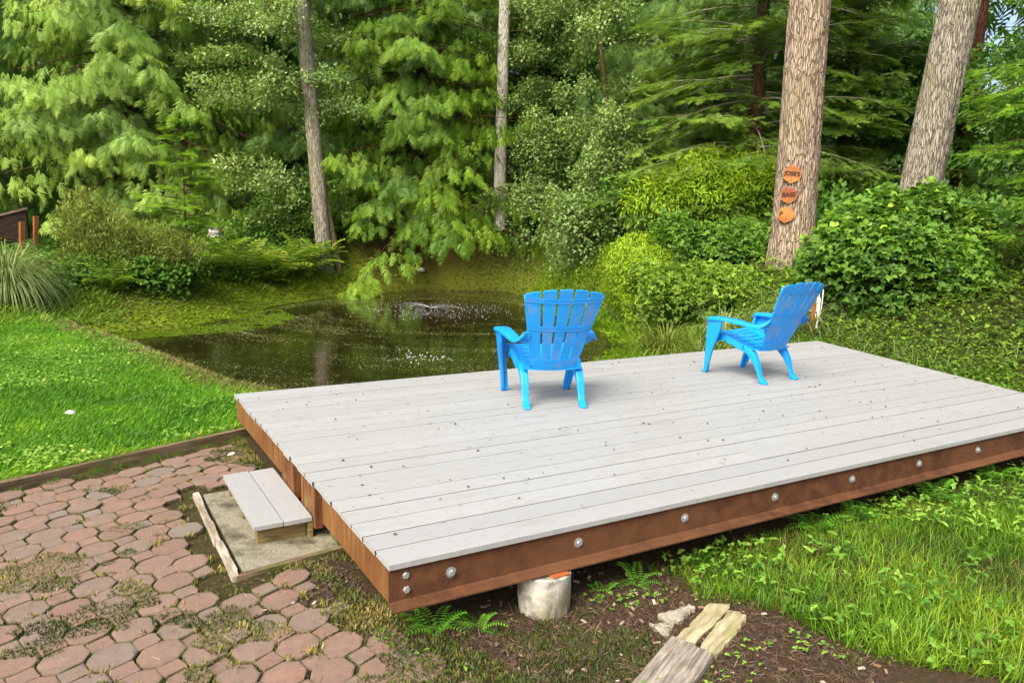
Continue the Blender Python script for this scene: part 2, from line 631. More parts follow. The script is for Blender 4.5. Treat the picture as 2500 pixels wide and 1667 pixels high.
def fascia_mat():
    m, nt, b = new_mat('treated_fascia')
    n1 = noise_n(nt, 3, 6, .6, coords(nt, "Object", (9, 9, 1.6)))
    n2 = noise_n(nt, 2.0, 4, .6, coords(nt, "Object", (38, 38, 7)))
    n3 = noise_n(nt, 1.2, 3, .5, coords(nt, "Object", (1.5, 1.5, 1.5)))
    c = ramp(nt, [(.3, (.080, .034, .009)), (.5, (.155, .070, .020)), (.7, (.230, .118, .038))], n1)
    c = mixc(nt, ramp(nt, [(.45, (0, 0, 0)), (.7, (.6, .6, .6))], n3), c, (.11, .040, .010))
    c = mixc(nt, ramp(nt, [(.29, (.9, .9, .9)), (.35, (0, 0, 0))], n2), c, (.022, .010, .004))
    nt.links.new(c, b.inputs["Base Color"])
    b.inputs["Roughness"].default_value = .75
    b.inputs["Specular IOR Level"].default_value = .25
    bump(nt, b, n2, .5, .003)
    return m


M['fascia'] = fascia_mat()


def wood_mat(name, dark, mid, light, sc=(3, 30, 30), moss=None, rough=.85):
    m, nt, b = new_mat(name)
    n1 = noise_n(nt, 1.5, 8, .65, coords(nt, "Object", sc, rand=True), .5)
    n2 = noise_n(nt, 6, 5, .6, coords(nt, "Object", (1, 1, 1), rand=True))
    c = ramp(nt, [(.33, dark), (.5, mid), (.66, light)], n1)
    if moss:
        c = mixc(nt, ramp(nt, [(.52, (0, 0, 0)), (.66, (.8, .8, .8))], n2), c, moss)
    nt.links.new(c, b.inputs["Base Color"])
    b.inputs["Roughness"].default_value = rough
    b.inputs["Specular IOR Level"].default_value = .2
    bump(nt, b, n1, .8, .006)
    return m


M['old_plank'] = wood_mat('old_plank', (.065, .048, .035), (.22, .19, .15), (.38, .34, .28), (4, 55, 20), (.13, .11, .06))
M['pale_timber'] = wood_mat('pale_timber', (.16, .14, .075), (.31, .275, .15), (.42, .38, .24), (3, 26, 20), (.20, .19, .06))
M['edge_timber'] = wood_mat('edge_timber', (.045, .030, .016), (.12, .085, .045), (.21, .16, .09), (2, 25, 25), (.07, .09, .02))
M['white_timber'] = wood_mat('white_timber', (.13, .10, .065), (.33, .285, .22), (.46, .42, .35), (28, 3, 28), (.20, .17, .08))
M['stringer'] = wood_mat('stringer', (.07, .050, .020), (.17, .125, .05), (.25, .19, .085), (3, 40, 30))
M['red_panel'] = wood_mat('red_panel', (.050, .018, .008), (.12, .045, .014), (.20, .095, .035), (22, 22, 2), (.19, .16, .06))
M['post_wood'] = wood_mat('post_wood', (.09, .032, .011), (.18, .070, .020), (.27, .125, .040), (22, 22, 2))
M['grey_wood'] = wood_mat('grey_wood', (.07, .05, .035), (.16, .12, .085), (.30, .25, .19), (3, 30, 30))
M['roof_dark'] = wood_mat('roof_dark', (.012, .008, .006), (.028, .017, .011), (.05, .032, .021), (3, 30, 30))


def conc_mat(name, base, dark, moss, agg=0.0):
    m, nt, b = new_mat(name)
    v = coords(nt, "Object", (1, 1, 1))
    n1 = noise_n(nt, 9, 8, .7, v)
    n2 = noise_n(nt, 3.2, 5, .6, v)
    c = ramp(nt, [(.35, dark), (.52, base)], n1)
    c = mixc(nt, ramp(nt, [(.50, (0, 0, 0)), (.64, (.9, .9, .9))], n2), c, moss)
    h = n1
    if agg:
        vo = N(nt, "ShaderNodeTexVoronoi")
        vo.inputs["Scale"].default_value = agg
        nt.links.new(v, vo.inputs["Vector"])
        sep = N(nt, "ShaderNodeSeparateColor")
        nt.links.new(vo.outputs["Color"], sep.inputs[0])
        c = mixc(nt, .33, c, ramp(nt, [(0, (.085, .075, .045)), (.5, (.21, .19, .12)), (1, (.38, .355, .26))], sep.outputs[0]))
        c = mixc(nt, ramp(nt, [(.50, (0, 0, 0)), (.66, (.85, .85, .85))], n2), c, moss)
        h = math_n(nt, 'SUBTRACT', 1.0, vo.outputs["Distance"])
    nt.links.new(c, b.inputs["Base Color"])
    b.inputs["Roughness"].default_value = .9
    b.inputs["Specular IOR Level"].default_value = .2
    bump(nt, b, h, .7, .006)
    return m


M['pier'] = conc_mat('pier_concrete', (.42, .405, .35), (.15, .14, .105), (.17, .15, .075))
M['pad'] = conc_mat('pad_concrete', (.24, .225, .16), (.12, .11, .065), (.05, .042, .02), 190.0)
M['fragment'] = conc_mat('fragment_concrete', (.42, .37, .30), (.20, .16, .12), (.16, .14, .08), 150.0)


def paver_mat():
    m, nt, b = new_mat('paver')
    v = coords(nt, "Object", (1, 1, 1), rand=True)
    oi = N(nt, "ShaderNodeObjectInfo")
    n1 = noise_n(nt, 16, 6, .6, v)
    n2 = noise_n(nt, 120, 4, .65, v)
    n3 = noise_n(nt, 7, 5, .6, v)
    base = ramp(nt, [(0, (.180, .112, .080)), (.35, (.215, .132, .094)), (.7, (.195, .135, .100)), (.92, (.180, .136, .104)), (1, (.175, .150, .120))], oi.outputs["Random"])
    c = mixc(nt, ramp(nt, [(.38, (0, 0, 0)), (.66, (.7, .7, .7))], n1), base, (.145, .110, .085))
    c = mixc(nt, ramp(nt, [(.58, (0, 0, 0)), (.72, (.5, .5, .5))], n3), c, (.22, .105, .076))
    c = mixc(nt, ramp(nt, [(.62, (0, 0, 0)), (.70, (.6, .6, .6))], n2), c, (.30, .245, .20))
    c = mixc(nt, ramp(nt, [(.30, (.7, .7, .7)), (.38, (0, 0, 0))], n2), c, (.085, .055, .04))
    # grime that keeps to the edges of a stone
    g = N(nt, "ShaderNodeAttribute", attribute_name="var")
    c = mixc(nt, math_n(nt, 'MULTIPLY', g.outputs["Fac"], ramp(nt, [(.3, (.2, .2, .2)), (.6, (.85, .85, .85))], n1)), c, (.085, .075, .03))
    nt.links.new(c, b.inputs["Base Color"])
    b.inputs["Roughness"].default_value = .88
    b.inputs["Specular IOR Level"].default_value = .22
    bump(nt, b, math_n(nt, 'ADD', n2, math_n(nt, 'MULTIPLY', n1, .8)), .55, .004)
    return m


M['paver'] = paver_mat()


def ground_mat():
    m, nt, b = new_mat('ground')
    at = N(nt, "ShaderNodeAttribute", attribute_name="gcol")
    v = coords(nt, "Object", (1, 1, 1))
    n1 = noise_n(nt, 9, 8, .7, v)
    n2 = noise_n(nt, 55, 6, .7, v)
    c = mixc(nt, 1.0, at.outputs["Color"], ramp(nt, [(.30, (.45, .42, .38)), (.5, (1, 1, 1)), (.72, (1.6, 1.5, 1.35))], n2), 'MULTIPLY')
    c = mixc(nt, ramp(nt, [(.46, (0, 0, 0)), (.62, (.75, .75, .75))], n1), c, mixc(nt, .6, at.outputs["Color"], (.045, .050, .008)))
    nt.links.new(c, b.inputs["Base Color"])
    b.inputs["Roughness"].default_value = .95
    b.inputs["Specular IOR Level"].default_value = .1
    bump(nt, b, math_n(nt, 'ADD', n2, math_n(nt, 'MULTIPLY', n1, 1.5)), .8, .02)
    return m


M['ground'] = ground_mat()


def water_mat():
    m, nt, b = new_mat('pond_water')
    v = coords(nt, "Object", (1, 1, 1))
    n1 = noise_n(nt, .9, 6, .6, v, 1.5)
    c = ramp(nt, [(.35, (.008, .006, .002)), (.55, (.013, .011, .003)), (.75, (.022, .020, .005))], n1)
    nt.links.new(c, b.inputs["Base Color"])
    b.inputs["Roughness"].default_value = .07
    b.inputs["IOR"].default_value = 1.27
    b.inputs["Specular IOR Level"].default_value = .5
    n2 = noise_n(nt, 3.5, 4, .6, coords(nt, "Object", (1, 1, 1)), .6)
    bump(nt, b, n2, .16, .03)
    return m


M['water'] = water_mat()


def plastic_mat(name, worn):
    m, nt, b = new_mat(name)
    v = coords(nt, "Object", (1, 1, 1), rand=True)
    n1 = noise_n(nt, 7, 6, .65, v)
    n2 = noise_n(nt, 40, 4, .6, v)
    c = (.002, .265, .72)
    f = ramp(nt, [(.50, (0, 0, 0)), (.66, (.62 if worn else .10,) * 3)], n1)
    c = mixc(nt, f, c, (.155, .235, .47))
    c = mixc(nt, ramp(nt, [(.66, (0, 0, 0)), (.76, (.35 if worn else .15,) * 3)], n2), c, (.28, .36, .46))
    nt.links.new(c, b.inputs["Base Color"])
    b.inputs["Roughness"].default_value = .42
    b.inputs["Specular IOR Level"].default_value = .5
    bump(nt, b, n2, .06, .002)
    return m


M['plastic'] = plastic_mat('blue_plastic', False)
M['plastic_worn'] = plastic_mat('blue_plastic_worn', True)
M['bolt'] = plain('galvanised_bolt', (.27, .28, .27), .5, .5, .3)
M['white_pvc'] = plain('white_pvc', (.75, .75, .74), .5)
M['rope'] = plain('white_rope', (.70, .68, .62), .9)
M['letter'] = plain('burnt_letter', (.045, .025, .016), .9, .1)
M['spray_water'] = plain('spray_water', (.42, .44, .45), .1, .6)
M['rock'] = conc_mat('rock', (.52, .48, .40), (.30, .27, .21), (.40, .38, .28))
M['shim'] = plain('shim', (.30, .085, .025), .85, .2)
M['red_leaf'] = plain('red_leaf', (.30, .045, .03), .7, .2)


def sign_mat(name, a, bcol):
    m, nt, b = new_mat(name)
    v = coords(nt, "Object", (1, 1, 1), rand=True)
    w = N(nt, "ShaderNodeTexWave", wave_type='RINGS')
    w.inputs["Scale"].default_value = 14
    w.inputs["Distortion"].default_value = 2.5
    nt.links.new(v, w.inputs["Vector"])
    n = noise_n(nt, 14, 5, .6, v)
    c = mixc(nt, ramp(nt, [(.35, (0, 0, 0)), (.65, (1, 1, 1))], n), a, bcol)
    c = mixc(nt, .25, c, mixc(nt, w.outputs["Fac"], a, bcol))
    nt.links.new(c, b.inputs["Base Color"])
    b.inputs["Roughness"].default_value = .55
    return m


M['sign_orange'] = sign_mat('sign_orange', (.21, .062, .008), (.31, .108, .014))
M['sign_red'] = sign_mat('sign_red', (.16, .036, .007), (.24, .064, .010))
M['sign_yellow'] = sign_mat('sign_yellow', (.29, .108, .012), (.38, .165, .026))

# ------------------------------------------------------------------ terrain
POND = np.array([(.53, 4.85), (.36, 5.5), (.18, 6.2), (-.02, 7.1), (-.20, 7.75), (-.44, 8.5), (-.66, 9.1), (-.75, 9.7), (-.45, 10.3), (.1, 10.6), (.7, 10.54), (1.787, 12.02),
                 (2.909, 13.37), (4.12, 14.37), (5.27, 15.0), (7.11, 15.3), (8.5, 14.4), (8.46, 13.35), (7.8, 11.2), (7.5, 9.5), (6.9, 7.6),
                 (6.2, 6.3), (5.2, 5.4), (4.2, 4.6), (3.0, 4.0), (1.9, 3.8), (1.0, 4.1)])
ZW = -.30
DECK_Z = .32


def poly_sd(P, x, y):
    """signed distance to a polygon, positive outside"""
    x = np.asarray(x, float)
    y = np.asarray(y, float)
    d = np.full(x.shape, 1e9)
    ins = np.zeros(x.shape, bool)
    n = len(P)
    for i in range(n):
        a, b = P[i], P[(i + 1) % n]
        e = b - a
        t = np.clip(((x - a[0]) * e[0] + (y - a[1]) * e[1]) / (e @ e), 0, 1)
        d = np.minimum(d, np.hypot(x - a[0] - t * e[0], y - a[1] - t * e[1]))
        c = ((a[1] > y) != (b[1] > y)) & (x < (b[0] - a[0]) * (y - a[1]) / (b[1] - a[1] + 1e-12) + a[0])
        ins ^= c
    return np.where(ins, -d, d)


def edge_line(x):                       # the timber between lawn and paving
    return 2.488 + (x + 1.383) * (3.055 - 2.488) / (.105 + 1.383)


def on_lawn(x, y):
    return (y > edge_line(x)) & (x < 1.2)


def rise(x, y):
    return sst((x - 5.2 + .25 * (y - 3)) / 5.5)


def height(x, y):
    x = np.asarray(x, float)
    y = np.asarray(y, float)
    sd = poly_sd(POND, x, y)
    base = np.where(on_lawn(x, y), .035, -.014)
    base = base + .012 * (fbm(x * .9, y * .9) - .5) * (x > .3)
    base = base - .035 * sst(x, .25, .7) * (1 - sst(x, 1.6, 2.6)) * (y < .9) * sst(y, -.42, -.12)
    base = base + 1.25 * rise(x, y) + .35 * sst(x, 11, 26)
    north = sst(y, 10, 13) * (1 - sst(x, 9, 12))
    base = base + north * (.25 + .45 * sst(sd, 1.5, 7) + .5 * sst(sd, 8, 22))
    base = base + .10 * (fbm(x * .55 + 9, y * .55) - .5) * sst(sd, .4, 3) * np.maximum(sst(y, 9, 12), sst(x, 6, 8))
    bw = np.where(y > 10, 1.7, np.where(x > 3.2, 2.2, .30))
    h = ZW - .03 + (base - ZW + .03) * sst(sd / bw) ** .8
    return np.where(sd < 0, ZW - .03 - .5 * sst(-sd / 1.2), h)


def spaced(segs):
    out = [np.array([segs[0][0]])]
    for a, b, st in segs:
        n = max(1, int(round((b - a) / st)))
        out.append(np.linspace(a, b, n + 1)[1:])
    return np.concatenate(out)


gx = spaced([(-400, -60, 40), (-60, -12, 4), (-12, -3, .7), (-3, 4, .07), (4, 14, .16), (14, 30, .8), (30, 80, 4), (80, 500, 40)])
gy = spaced([(-300, -40, 40), (-40, -6, 3), (-6, -1.8, .3), (-1.8, 4, .07), (4, 16, .16), (16, 34, .6), (34, 80, 4), (80, 600, 40)])
GX, GY = np.meshgrid(gx, gy)
GZ = height(GX, GY)
SD = poly_sd(POND, GX, GY)
dirt = np.array([.060, .040, .025])
soil = np.array([.045, .045, .012])
lawn_c = np.array([.035, .10, .006])
floor_c = np.array([.075, .030, .016])
marg_c = np.array([.13, .17, .012])
gc = np.zeros(GX.shape + (3,)) + dirt
k_l = on_lawn(GX, GY)
gc[k_l] = lawn_c

pat = (~k_l) & (GX < .05) & (GY > -4)
gc[pat] = np.array([.050, .042, .016])
k_f = (GY > 10)
gc[k_f] = soil
bare = np.exp(-(((GX - 7.3) / 2.3) ** 2 + ((GY - 16.6) / 1.25) ** 2))
k_r = (GX > 4.4) & (GY <= 10) & (GY > .5)
gc[k_r] = np.array([.035, .045, .012])
gc = gc * (1 - bare[..., None]) + floor_c * bare[..., None]
strip = np.exp(-((SD - .45) / .5) ** 2) * ((GY > 9.6) & (GX < 5.5)) + .55 * np.exp(-((SD - .3) / .3) ** 2) * (GX >= 5.5)
gc = gc * (1 - strip[..., None]) + marg_c * strip[..., None]
sb = np.exp(-((SD - .16) / .16) ** 2) * ((GY < 9.7) & (GX < 2))
gc = gc * (1 - sb[..., None]) + np.array([.19, .11, .035]) * sb[..., None]
gc[SD < 0] = (.02, .016, .006)
far = sst(np.hypot(GX, GY), 20, 30)[..., None]
gc = gc * (1 - far) + np.array([.04, .045, .015]) * far
ny, nx = GX.shape
idx = np.arange(ny * nx).reshape(ny, nx)
F = np.stack([idx[:-1, :-1], idx[:-1, 1:], idx[1:, 1:], idx[1:, :-1]], -1).reshape(-1, 4)
gme = mk_mesh('ground', np.stack([GX, GY, GZ], -1).reshape(-1, 3), F, M['ground'], col=gc.reshape(-1, 3), smooth=True)
tag(link('ground', gme), kind='structure')

# water sheet
wp = []
for p in POND:
    c = POND.mean(0)
    d = p - c
    wp.append(p + d / np.linalg.norm(d) * .25)
mb = MB()
mb.add([(p[0], p[1], ZW) for p in wp], [tuple(range(len(wp)))[::-1]])
wobj = mb.build('pond_water', M['water'])
if wobj.data.polygons[0].normal.z < 0:
    wobj.data.flip_normals()
tag(wobj, kind='structure')

# ------------------------------------------------------------------ deck
W_D, L_FAR, L_NEAR, PITCH_B = 3.0555, 6.2068, 5.3902, .1455


def right_end(y):
    return L_NEAR + (L_FAR - L_NEAR) * y / W_D


deck = empty('deck')
tag(deck, 'low pale grey composite deck on a rusted steel beam beside the pond', 'deck')
JOINTS = {0: [1.86], 2: [2.29], 4: [4.4], 6: [1.19], 8: [1.63, 4.9], 10: [2.43], 12: [3.7], 13: [.96], 14: [2.15], 16: [4.1], 19: [3.02], 20: [.775]}
for r in range(21):
    y0, y1 = r * PITCH_B, r * PITCH_B + PITCH_B - .0078
    if r == 0:
        y0 = -.004
    cuts = [0.0 + RNG.normal(0, .0025)] + JOINTS.get(r, []) + [None]
    for a, b in zip(cuts[:-1], cuts[1:]):
        last = b is None
        xa = a + (.0 if a < .05 else .001)
        zt = DECK_Z + RNG.normal(0, .0008)
        c = ((y0 + y1) / 2)
        mbd = MB()
        e0 = right_end(y0) if last else b - .0015
        e1 = right_end(y1) if last else b - .0015
        zb = zt - .0245
        g = .0022                                      # eased edge
        prof = [(y0, zb), (y0, zb + .009), (y0 + (.0 if r == 0 else .006), zb + .011), (y0 + (.0 if r == 0 else .006), zb + .015), (y0, zb + .017), (y0, zt - g), (y0 + g, zt),
                (y1 - g, zt), (y1, zt - g), (y1, zb + .017), (y1 - .006, zb + .015), (y1 - .006, zb + .011), (y1, zb + .009), (y1, zb)]
        n = len(prof)
        vs_ = [(xa - xa, p[0] - c, p[1] - DECK_Z) for p in prof] + [(e0 + (e1 - e0) * (p[0] - y0) / (y1 - y0) - xa, p[0] - c, p[1] - DECK_Z) for p in prof]
        fs = [tuple(range(n)), tuple(range(2 * n - 1, n - 1, -1))]
        for i in range(n):
            j = (i + 1) % n
            fs.append((i, n + i, n + j, j))
        mbd.add(vs_, fs)
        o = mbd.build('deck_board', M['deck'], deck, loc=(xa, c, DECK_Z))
        o.data.materials.append(M['joint_shade'])
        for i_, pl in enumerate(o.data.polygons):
            k_ = i_ - 2                              # shade of the gaps, painted on board sides and eased edges
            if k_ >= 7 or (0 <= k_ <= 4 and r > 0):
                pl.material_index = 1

ZB = DECK_Z - .026
# steel channel along the front: web, lower flange, upper flange
mb = MB()
XE = L_NEAR - .02
prof = [(.012, ZB - .001), (.062, ZB - .001), (.062, ZB - .009), (.020, ZB - .011), (.020, ZB - .153 + .011), (.020, ZB - .153), (-.045, ZB - .153), (-.045, ZB - .146), (-.041, ZB - .144), (.004, ZB - .140), (.012, ZB - .134)]
n = len(prof)
mb.add([(.004, p[0], p[1]) for p in prof] + [(XE, p[0], p[1]) for p in prof],
       [tuple(range(n))[::-1], tuple(range(n, 2 * n))] + [(i, (i + 1) % n, n + (i + 1) % n, n + i) for i in range(n)])
beam = mb.build('steel_beam', M['steel'], deck)
mbb = MB()
hexv = [(.0145 * math.cos(k * PI / 3 + .4), .0145 * math.sin(k * PI / 3 + .4)) for k in range(6)]
mbb.add([(h[0], .0, h[1]) for h in hexv] + [(h[0], -.008, h[1]) for h in hexv] + [(h[0] * .82, -.0105, h[1] * .82) for h in hexv],
        [(12, 13, 14, 15, 16, 17)] + [(i, (i + 1) % 6, 6 + (i + 1) % 6, 6 + i) for i in range(6)] + [(6 + i, 6 + (i + 1) % 6, 12 + (i + 1) % 6, 12 + i) for i in range(6)])
mw = MB()
wv = [(.022 * math.cos(k * PI / 10), .022 * math.sin(k * PI / 10)) for k in range(20)]
mw.add([(h[0], .0, h[1]) for h in wv] + [(h[0], -.003, h[1]) for h in wv], [tuple(range(20, 40))] + [(i, (i + 1) % 20, 20 + (i + 1) % 20, 20 + i) for i in range(20)])
me_b, me_w = mbb.mesh('bolt', M['bolt']), mw.mesh('washer', M['bolt'])
for x, z, wsh in [(.072, DECK_Z - .062, 0), (.075, DECK_Z - .121, 0)] + [(.2631 + .61 * i, DECK_Z - .093, 1) for i in range(9)]:
    b = link('bolt', me_b, deck, (x, .012 - (.003 if wsh else 0), z), (0, U(0, 1), 0))
    if wsh:
        link('washer', me_w, b, (0, .003, 0))
# timber rim on the left side, with the two stub posts behind the step
mat_seq = [(.022, .915, 'fascia', .0, ZB - .150), (1.05, 1.305, 'red_panel', .002, ZB - .235), (1.46, 1.72, 'red_panel', .002, ZB - .215), (1.722, 3.02, 'fascia', .0, ZB - .150)]
for ya, yb, mm, inset, zb in mat_seq:
    mb = MB()
    xx = .012 + inset
    mb.box(xx, xx + .045, -(yb - ya) / 2, (yb - ya) / 2, zb - ZB + .151 - .075 - .0, .076)
    mb.build('rim_board', M[mm], deck, (0, (ya + yb) / 2, ZB - .077), bevel=.003)
for ya, yb in ((.917, 1.048), (1.307, 1.458)):
    mb = MB()
    mb.box(.085, .125, ya, yb, .02, ZB - .002)
    mb.build('rim_board', M['edge_timber'], deck)
for y in (.88, 1.33, 1.74):
    pass
# joists underneath and the beam on the pond side
for i in range(9):
    x = .2631 + .61 * i
    mb = MB()
    mb.box(x - .019, x + .019, .024, 3.0, ZB - .145, ZB - .010)
    mb.build('joist', M['stringer'], deck)
mb = MB()
mb.box(.06, L_FAR - .1, 3.0, 3.045, ZB - .15, ZB - .002)
mb.build('rim_board', M['fascia'], deck)
mb = MB()
mb.add([(L_NEAR - .06, .03, ZB - .15), (L_FAR - .06, 2.99, ZB - .15), (L_FAR - .02, 2.99, ZB - .15), (L_NEAR - .02, .03, ZB - .15),
        (L_NEAR - .06, .03, ZB - .003), (L_FAR - .06, 2.99, ZB - .003), (L_FAR - .02, 2.99, ZB - .003), (L_NEAR - .02, .03, ZB - .003)],
       [(0, 1, 2, 3), (7, 6, 5, 4), (0, 4, 5, 1), (1, 5, 6, 2), (2, 6, 7, 3), (3, 7, 4, 0)])
mb.build('rim_board', M['fascia'], deck)


# ------------------------------------------------------------------ concrete piers and shim
def pier(x, y, label, r=.114, zt=ZB - .153 - .012):
    seg, rings = 40, 14
    zs = np.linspace(-.14, zt, rings)
    V, Fq = [], []
    for j, z in enumerate(zs):
        for k in range(seg):
            a = 2 * PI * k / seg
            rr = r * (1 + .035 * (noise(3 * math.cos(a) + 5 + x, 3 * math.sin(a) + 5, z * 14) - .5))
            if z < .03:
                rr *= 1 - .10 * float(noise(9 * math.cos(a), 9 * math.sin(a) + 3, 1.0)) * sst(.03 - z, 0, .08)
            V.append((rr * math.cos(a), rr * math.sin(a), z))
    for j in range(rings - 1):
        for k in range(seg):
            k2 = (k + 1) % seg
            Fq.append((j * seg + k, j * seg + k2, (j + 1) * seg + k2, (j + 1) * seg + k))
    b = len(V)
    for k in range(seg):
        V.append((V[(rings - 1) * seg + k][0] * .93, V[(rings - 1) * seg + k][1] * .93, zt + .004))
    for k in range(seg):
        k2 = (k + 1) % seg
        Fq.append(((rings - 1) * seg + k, (rings - 1) * seg + k2, b + k2, b + k))
    mbp = MB()
    mbp.add(V, Fq + [tuple(range(b, b + seg))])
    o = mbp.build('concrete_pier', M['pier'], None, (x, y, 0), smooth=False)
    return tag(o, label, 'pier')


pier(.715, .030, 'round mossy white concrete pier under the front steel beam')
mb = MB()
mb.box(-.042, .042, -.05, .04, .0, .008)
tag(mb.build('shim_plate', M['shim'], None, (.735, -.02, ZB - .153 - .0078), (0, 0, .06), bevel=.001), 'small rust orange shim plate on top of the concrete pier', 'shim')

# ------------------------------------------------------------------ step
step = empty('step', (-.275, 1.07, 0))
tag(step, 'low step with two pale grey boards beside the deck', 'step')
for k, (xa, xb) in enumerate(((0.0, .1385), (.1425, .281))):
    mb = MB()
    mb.prism([(-(xb - xa) / 2, -.416), ((xb - xa) / 2, -.416 + .004), ((xb - xa) / 2, .416 + .01), (-(xb - xa) / 2, .416)], -.0245, 0, .003)
    # board runs along y: turn the local x axis along the board so that the grain follows it
    me = mb.mesh('tread_board', M['deck'])
    co = np.zeros(len(me.vertices) * 3)
    me.vertices.foreach_get("co", co)
    co = co.reshape(-1, 3)
    co = np.stack([co[:, 1], -co[:, 0], co[:, 2]], -1)
    me.vertices.foreach_set("co", co.ravel())
    me.update()
    link('tread_board', me, step, ((xa + xb) / 2, .416, .12), (0, 0, PI / 2))
for y in (.05, .40, .77):
    mb = MB()
    mb.box(.022, .262, y, y + .04, -.012, .0950)
    mb.build('support_board', M['stringer'], step, bevel=.003)
mb = MB()
mb.box(.264, .288, .01, .80, -.012, .0945)
mb.build('support_board', M['stringer'], step, bevel=.003)

# concrete pad under the step with its timber frame
pad = empty('concrete_pad', (-.38, .82, 0))
tag(pad, 'mossy exposed aggregate concrete pad under the step, framed with old timber strips', 'pad')
mb = MB()
q = [(.012, .018), (.50, .105), (.50, 1.16), (.0, 1.13)]
mb.prism(q, -.06, .006, .006)
mb.build('slab', M['pad'], pad)
mb = MB()
for ya, yb, dx in ((-.012, .405, .0), (.41, 1.15, -.006)):
    m2 = MB()
    pts_l, pts_r = [], []
    for t in np.linspace(0, 1, 14):
        yy = ya + (yb - ya) * t
        pts_l.append((-.050 + dx + .004 * (noise(yy * 9, 3) - .5), yy))
        pts_r.append((-.010 + dx + .009 * (noise(yy * 14, 8) - .5), yy))
    n = 14
    V = [(p[0], p[1], -.05) for p in pts_l] + [(p[0], p[1], -.05) for p in pts_r] + [(p[0] + .004, p[1], .014 + .004 * noise(p[1] * 8, 1)) for p in pts_l] + [(p[0] - .004, p[1], .013 + .004 * noise(p[1] * 11, 5)) for p in pts_r]
    Fq = []
    for i in range(n - 1):
        Fq += [(2 * n + i, 3 * n + i, 3 * n + i + 1, 2 * n + i + 1), (i, 2 * n + i, 2 * n + i + 1, i + 1), (n + i, n + i + 1, 3 * n + i + 1, 3 * n + i)]
    Fq += [(0, n, 3 * n, 2 * n), (n - 1, 3 * n - 1, 4 * n - 1, 2 * n - 1)]
    m2.add(V, Fq)
    m2.build('frame_strip', M['white_timber'], pad)
mb = MB()
mb.add([(-.03, -.030, -.05), (.49, .070, -.05), (.49, .104, -.05), (-.005, .010, -.05), (-.03, -.030, .016), (.49, .070, .010), (.49, .104, .010), (-.005, .010, .016)],
       [(0, 3, 2, 1), (4, 5, 6, 7), (0, 1, 5, 4), (1, 2, 6, 5), (2, 3, 7, 6), (3, 0, 4, 7)])
mb.build('frame_strip', M['edge_timber'], pad)

# timber edging between lawn and paving
for k, (xa, xb) in enumerate(((-6.2, -2.7), (-2.69, .16))):
    L = math.hypot(xb - xa, edge_line(xb) - edge_line(xa))
    ang = math.atan2(edge_line(xb) - edge_line(xa), xb - xa)
    mb = MB()
    mb.box(0, L, -.006, .036, -.08, .0)
    o = mb.build('edging_board', M['edge_timber'], None, (xa, edge_line(xa), .062), (0, 0, ang), bevel=.004)
    tag(o, ('dark weathered timber edging between the lawn and the brick paving, meeting the deck' if k else 'far left length of timber edging beside the lawn'), 'edging')

# old timbers at the lower right
def slab_obj(name, quad, z0, z1, m, label, cat, wob=.006, seed=0):
    q = np.array(quad, float)
    c = q.mean(0)
    ax = q[1] - q[0]
    ang = math.atan2(ax[1], ax[0])
    ca_, sa_ = math.cos(-ang), math.sin(-ang)
    R = np.array([[ca_, -sa_], [sa_, ca_]])
    ql = (q - c) @ R.T
    n = 16
    lo = [ql[0] + (ql[1] - ql[0]) * t for t in np.linspace(0, 1, n)]
    hi = [ql[3] + (ql[2] - ql[3]) * t for t in np.linspace(0, 1, n)]
    V, Fq = [], []
    m_ = 7
    for i in range(n):
        for j in range(m_):
            p = lo[i] + (hi[i] - lo[i]) * j / (m_ - 1)
            e = 1 if j in (0, m_ - 1) else 0
            w = wob * (noise(i * .8 + seed, j * 3.1, 2) - .5) * 2
            V.append((p[0] + (w if i in (0, n - 1) else 0) * 1.5, p[1] + (w if e else 0), z1 - .004 * e + wob * .5 * (noise(i * .5, j * 2.3 + seed) - .5)))
    nb = len(V)
    for i in range(n):
        V.append((lo[i][0], V[i * m_][1], z0))
    for i in range(n):
        V.append((hi[i][0], V[i * m_ + m_ - 1][1], z0))
    for i in range(n - 1):
        for j in range(m_ - 1):
            Fq.append((i * m_ + j, (i + 1) * m_ + j, (i + 1) * m_ + j + 1, i * m_ + j + 1))
        Fq.append((nb + i, nb + i + 1, (i + 1) * m_, i * m_))
        Fq.append((nb + n + i + 1, nb + n + i, i * m_ + m_ - 1, (i + 1) * m_ + m_ - 1))
    Fq.append(tuple([nb] + [j for j in range(m_)] + [nb + n]))
    Fq.append(tuple([nb + 2 * n - 1] + [(n - 1) * m_ + j for j in range(m_ - 1, -1, -1)] + [nb + n - 1]))
    mb_ = MB()
    mb_.add(V, Fq)
    o = mb_.build(name, m, None, (c[0], c[1], 0), (0, 0, ang))
    return tag(o, label, cat)


slab_obj('timber_plank', [(.20, -1.085), (1.040, -.645), (.985, -.480), (.14, -.905)], -.05, .014, M['old_plank'], 'wide grey weathered plank sunk in the soil, running off the bottom edge', 'plank', .010, 3)
slab_obj('timber_block', [(1.036, -.560), (1.385, -.396), (1.315, -.348), (1.000, -.484)], -.05, .008, M['pale_timber'], 'pale mossy timber block beyond the plank, on the deck side of the groove', 'timber', .008, 5)
slab_obj('timber_block', [(1.052, -.652), (1.372, -.505), (1.352, -.424), (1.042, -.574)], -.05, .009, M['pale_timber'], 'pale mossy timber block beyond the plank, on the grass side of the groove', 'timber', .008, 9)
slab_obj('concrete_fragment', [(1.06, -.40), (1.245, -.335), (1.235, -.305), (1.065, -.305)], -.05, .002, M['fragment'], 'broken concrete piece in the soil nearest the deck beam', 'fragment', .012, 11)
slab_obj('concrete_fragment', [(.985, -.445), (1.045, -.412), (1.045, -.365), (.985, -.345)], -.05, .001, M['fragment'], 'small broken concrete piece beside the end of the grey plank', 'fragment', .012, 14)

